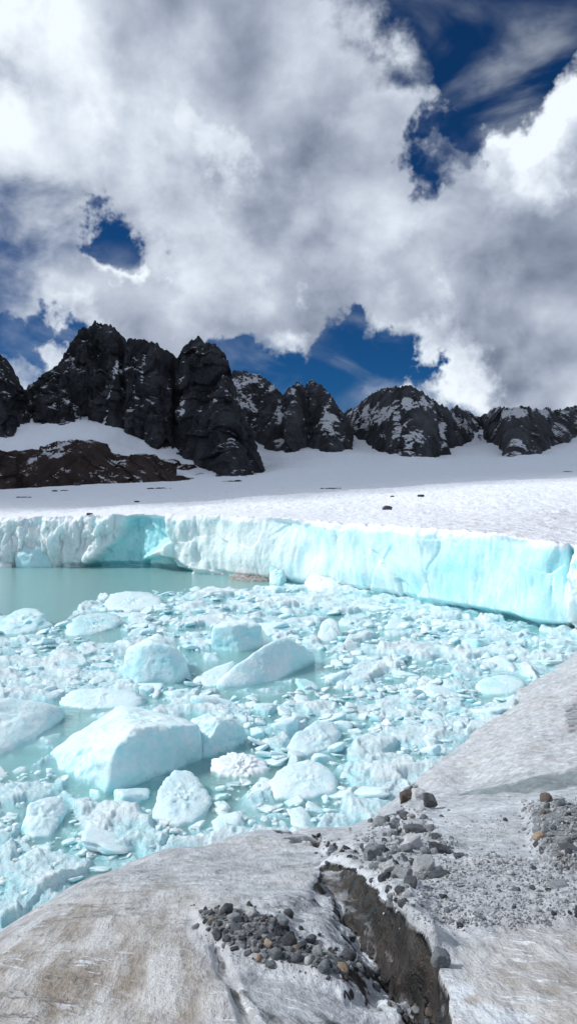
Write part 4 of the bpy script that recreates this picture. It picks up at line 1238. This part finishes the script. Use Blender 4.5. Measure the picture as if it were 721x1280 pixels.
for k, (px, py, w_, lab) in enumerate([(525, 621, 8, 'largest dark rock on the sunlit glacier top'), (490, 621, 5, 'small dark rock left of the largest one on the glacier top'),
                                      (484, 637, 12, 'low grey rock near the middle of the glacier top'), (171, 628, 6, 'dark rock on the shaded snow beyond the left cliff'),
                                      (112, 646, 8, 'flat dark rock just behind the crusted cliff edge'), (97, 607, 9, 'dark rock in the snow below the red brown outcrop')]):
    P = on_glacier(px, py)
    s = w_ / FPX * P[1] / 2
    V, F = random_blob(3, 950 + k, nplanes=10, p=24, jitter=0.4, noise=0.08, squash=(1.3, 1, 0.45 + 0.1 * (k % 3)))
    o = link('rock', make_mesh('rock', V * s, F), M['slate'], loc=P + np.array([0, 0, s * 0.25]))
    tag(o, lab, 'rock')
VS, FS, off = [], [], 0
for k in range(420):
    px = random.triangular(150, 740, 640); py = random.uniform(612, 678)
    c = int(np.argmin(np.abs(cols - px))); yy = proj(topP[:, c])[1]
    if py < yy.min() + 2 or py > yy[2] - 1: continue
    P = topP[np.where(yy <= py)[0][0], c]
    s = (0.25 + 0.9 * random.random() ** 3) / FPX * P[1]
    V, F = gb[k % 12]
    VS.append(V * s * np.array([1.4, 1.2, 0.6]) + P); FS.append(F + off); off += len(V)
o = link('debris', make_mesh('debris', np.concatenate(VS), np.concatenate(FS), smooth=False), M['grey'])
tag(o, 'fine stones scattered over the glacier behind the cliff', 'debris', kind='stuff')
# rock ribs that break the far snow
for k, (px, py, w_, h_, lab) in enumerate([(292, 602, 34, 5, 'long low rib of dark rock in the snow under the right tower'), (275, 596, 8, 4, 'short dark rock in the snow left of the long rib'),
                                           (196, 611, 40, 1.6, 'thin line of dark rock across the shaded snow'), (28, 622, 22, 1.8, 'thin dark streak of rock low on the left snow'),
                                           (77, 614, 20, 3, 'dark flat rock below the outcrop in the left snow'), (415, 611, 40, 2.0, 'thin dark line of stones below the twin peak'),
                                           (707, 590, 18, 2.0, 'dark streak of rock in the snow at the far right')]):
    P = on_glacier(px, py)
    s = w_ / FPX * P[1] / 2
    VV, FF, off = [], [], 0
    nb_ = max(4, int(w_ / 2.2))
    for j in range(nb_):
        r_ = s * random.uniform(0.25, 1.0) * 2.2 / nb_ * min(1.6, 0.5 + h_ / 3)
        V, F = random_blob(2, 970 + k * 40 + j, nplanes=9, p=24, jitter=0.5, noise=0.15, squash=(1.5, 1.2, 0.6))
        VV.append(V * r_ + np.array([s * random.triangular(-1, 1, 0.2), s * random.uniform(-.5, .5) * h_ * 0.12, 0])); FF.append(F + off); off += len(V)
    V, F = np.concatenate(VV) / s, np.concatenate(FF)
    o = link('rock_rib', make_mesh('rock_rib', V * s, F), M['peak'], loc=P)
    tag(o, lab, 'rock')

# ------------------------------------------------------------------ sun, sky and clouds
AZ, EL = math.radians(-86), math.radians(41)              # clockwise from straight ahead, above the horizon
SD_ = Vector((math.sin(AZ) * math.cos(EL), math.cos(AZ) * math.cos(EL), math.sin(EL)))
ld = bpy.data.lights.new('sun', 'SUN'); ld.energy = 3.5; ld.angle = math.radians(0.5); ld.color = (1.0, 0.99, 0.975)
lo_ = bpy.data.objects.new('sun', ld); COL.objects.link(lo_)
lo_.rotation_euler = SD_.to_track_quat('Z', 'Y').to_euler(); lo_.location = SD_ * 300

wd = bpy.data.worlds.new('World'); scene.world = wd; wd.use_nodes = True
for n_ in list(wd.node_tree.nodes): wd.node_tree.nodes.remove(n_)
t = NT(wd.node_tree)
wout = t('ShaderNodeOutputWorld')
sky = t('ShaderNodeTexSky', _sky_type='NISHITA', _sun_disc=False, _sun_elevation=EL, _sun_rotation=AZ, _altitude=2600.0, _air_density=1.0, _dust_density=0.2, _ozone_density=3.0)
dirv = t('ShaderNodeTexCoord').outputs['Generated']
dirv = t('ShaderNodeVectorMath', _operation='NORMALIZE', i0=dirv).outputs[0]


def pxdir(px, py):
    d = ray(px, py); return tuple(d / np.linalg.norm(d))


def blobs(lst, vec):
    acc = 0.0
    for px, py, rad, a in lst:
        dt = t('ShaderNodeVectorMath', _operation='DOT_PRODUCT', i0=vec, i1=pxdir(px, py)).outputs['Value']
        th = rad / FPX
        acc = t.math('ADD', acc, t.ramp(dt, math.cos(th), math.cos(th * 0.15), 0.0, a))
    return acc


def cloud_noise(vec):
    v1 = t.scale(vec, (1, 1, 1.35))
    w = t('ShaderNodeTexNoise', Vector=v1, Scale=2.6, Detail=3.0).outputs[1]
    v2 = t('ShaderNodeVectorMath', _operation='MULTIPLY_ADD', i0=w, i1=(0.22, 0.22, 0.22), i2=v1).outputs[0]
    return t.noise(v2, 4.6, 7, 0.52)


warp = t('ShaderNodeTexNoise', Vector=dirv, Scale=9.0, Detail=5.0, Roughness=0.6).outputs[1]
wv = t('ShaderNodeVectorMath', _operation='SUBTRACT', i0=warp, i1=(0.5, 0.5, 0.5)).outputs[0]
bdir = t('ShaderNodeVectorMath', _operation='MULTIPLY_ADD', i0=wv, i1=(0.30, 0.30, 0.30), i2=dirv).outputs[0]
bdir = t('ShaderNodeVectorMath', _operation='NORMALIZE', i0=bdir).outputs[0]
holes = blobs([(600, 10, 150, -.34), (650, 80, 100, -.28), (590, 150, 80, -.34), (440, 90, 70, -.24), (560, 210, 58, -.28), (705, 0, 110, -.26), (535, 258, 46, -.24), (488, 322, 26, -.16),
               (137, 293, 44, -.31), (438, 440, 42, -.26), (490, 446, 52, -.24), (330, 470, 80, -.30), (400, 495, 75, -.28), (25, 440, 60, -.34), (70, 475, 50, -.2), (300, 455, 40, -.2), (470, 490, 70, -.26), (575, 515, 30, -.1),
               (300, 200, 260, .12), (650, 300, 220, .20), (520, 130, 60, .14), (600, 470, 90, .2), (700, 150, 80, .16), (200, 370, 120, .10), (690, 480, 100, .15)], bdir)
cn = cloud_noise(dirv)
sund = t('ShaderNodeVectorMath', _operation='ADD', i0=dirv, i1=(-0.05, 0.0, 0.055)).outputs[0]
cn2 = cloud_noise(sund)
dens = t.math('ADD', t.math('ADD', t.math('MULTIPLY', t.math('SUBTRACT', cn, 0.5), 1.6), 0.585), holes)
cover = t.ramp(dens, 0.28, 0.62)
# light on the cloud: sunward edges bright, deep undersides grey
lit = t.math('MULTIPLY', t.math('SUBTRACT', cn, cn2), 1.9)
thick = t.ramp(dens, 0.45, 1.0)
tone = blobs([(20, 150, 130, .28), (60, 60, 200, .20), (260, 40, 200, .06), (160, 180, 160, .08), (230, 210, 70, .12), (265, 210, 40, .2), (140, 322, 40, .5), (20, 300, 60, .2), (60, 440, 60, .35), (530, 460, 80, .42), (500, 465, 50, .2), (600, 400, 70, .15),
              (690, 130, 90, .45), (650, 190, 80, .30), (715, 90, 60, .3), (430, 270, 110, .22), (250, 310, 90, .25), (360, 440, 50, .3), (350, 465, 60, .25), (560, 480, 60, .3), (480, 130, 80, .12),
              (60, 230, 90, -.20), (340, 340, 110, -.17), (300, 120, 120, -.10), (600, 330, 120, -.06), (690, 400, 140, -.05), (640, 460, 60, -.1), (420, 370, 90, -.1), (180, 370, 100, -.06), (500, 200, 70, -.06)], bdir)
midn = t.noise(t.scale(dirv, (1, 1, 1.5)), 6.0, 5, 0.5)
br_ = t.math('ADD', t.math('SUBTRACT', 0.50, t.math('MULTIPLY', thick, 0.10)), t.math('ADD', lit, tone))
br_ = t.math('ADD', br_, t.math('MULTIPLY', t.math('SUBTRACT', midn, 0.5), 0.65))
br_ = t.ramp(br_, -0.20, 1.05, 0.24, 1.0, smooth=False)
ccol = t.mix(br_, (0.26, 0.37, 0.68), (0.86, 0.93, 1.0))
ccol = t.mix(1.0, ccol, t('ShaderNodeCombineXYZ', X=t.math('MULTIPLY', br_, 10.5), Y=t.math('MULTIPLY', br_, 10.5), Z=t.math('MULTIPLY', br_, 10.5)).outputs[0], 'MULTIPLY')
skc = t.mix(1.0, sky.outputs[0], (0.06, 0.26, 0.46), 'MULTIPLY')
vn = t.noise(t.scale(dirv, (1, 1, 2.0)), 6.0, 5, 0.52, 0.6)
veil = t.math('MULTIPLY', t.ramp(vn, 0.42, 0.75), 0.40)          # thin veils drifting across the gaps
cover = t.math('SUBTRACT', 1.0, t.math('MULTIPLY', t.math('SUBTRACT', 1.0, cover), t.math('SUBTRACT', 1.0, veil)))
colr = t.mix(cover, skc, ccol)
bg = t('ShaderNodeBackground', Color=colr, Strength=0.1)
t.l.new(bg.outputs[0], wout.inputs['Surface'])

# an unseen, added cloud high on the left, out of the picture, that keeps the sun off the range and the far snow
mc, tc, oc = new_mat('shade_cloud_vapour')
vs = tc('ShaderNodeVolumeScatter', Color=(0.98, 0.98, 0.99, 1), Density=0.016, Anisotropy=0.3)
tc.l.new(vs.outputs[0], oc.inputs['Volume'])
V, F = random_blob(5, 77, nplanes=16, p=6, jitter=0.12, noise=0.08, nscale=2.0, squash=(1, 1, 1))
CL_H = 1000.0
k_ = CL_H / SD_.z
shade_c = np.array([25.0, 500.0])                           # middle of the shaded ground
o = link('shade_cloud', make_mesh('shade_cloud', V * np.array([660.0, 345.0, 130.0]), F), mc, loc=(shade_c[0] + SD_.x * k_, shade_c[1] + SD_.y * k_, CL_H))
o.rotation_euler = (0, 0, math.radians(34))
tag(o, 'unseen cloudbank added high on the left to shade range and far snow', kind='structure')

# ------------------------------------------------------------------ camera and render settings
cd = bpy.data.cameras.new('camera'); cam = bpy.data.objects.new('camera', cd); COL.objects.link(cam)
cd.sensor_fit = 'VERTICAL'; cd.sensor_height = 24.0; cd.lens = 24.0 / 2 / math.tan(math.atan(640 / FPX))
cd.clip_start = 0.1; cd.clip_end = 5000
cam.location = CAM; cam.rotation_euler = (math.pi / 2 - PITCH, 0, 0)
scene.camera = cam
scene.view_settings.view_transform = 'Standard'; scene.view_settings.look = 'None'
scene.view_settings.exposure = 0.0; scene.view_settings.gamma = 1.0
cy = scene.cycles
cy.use_denoising = True
cy.max_bounces = 18; cy.diffuse_bounces = 4; cy.glossy_bounces = 3; cy.transmission_bounces = 4; cy.transparent_max_bounces = 10; cy.volume_bounces = 14
cy.sample_clamp_indirect = 6.0
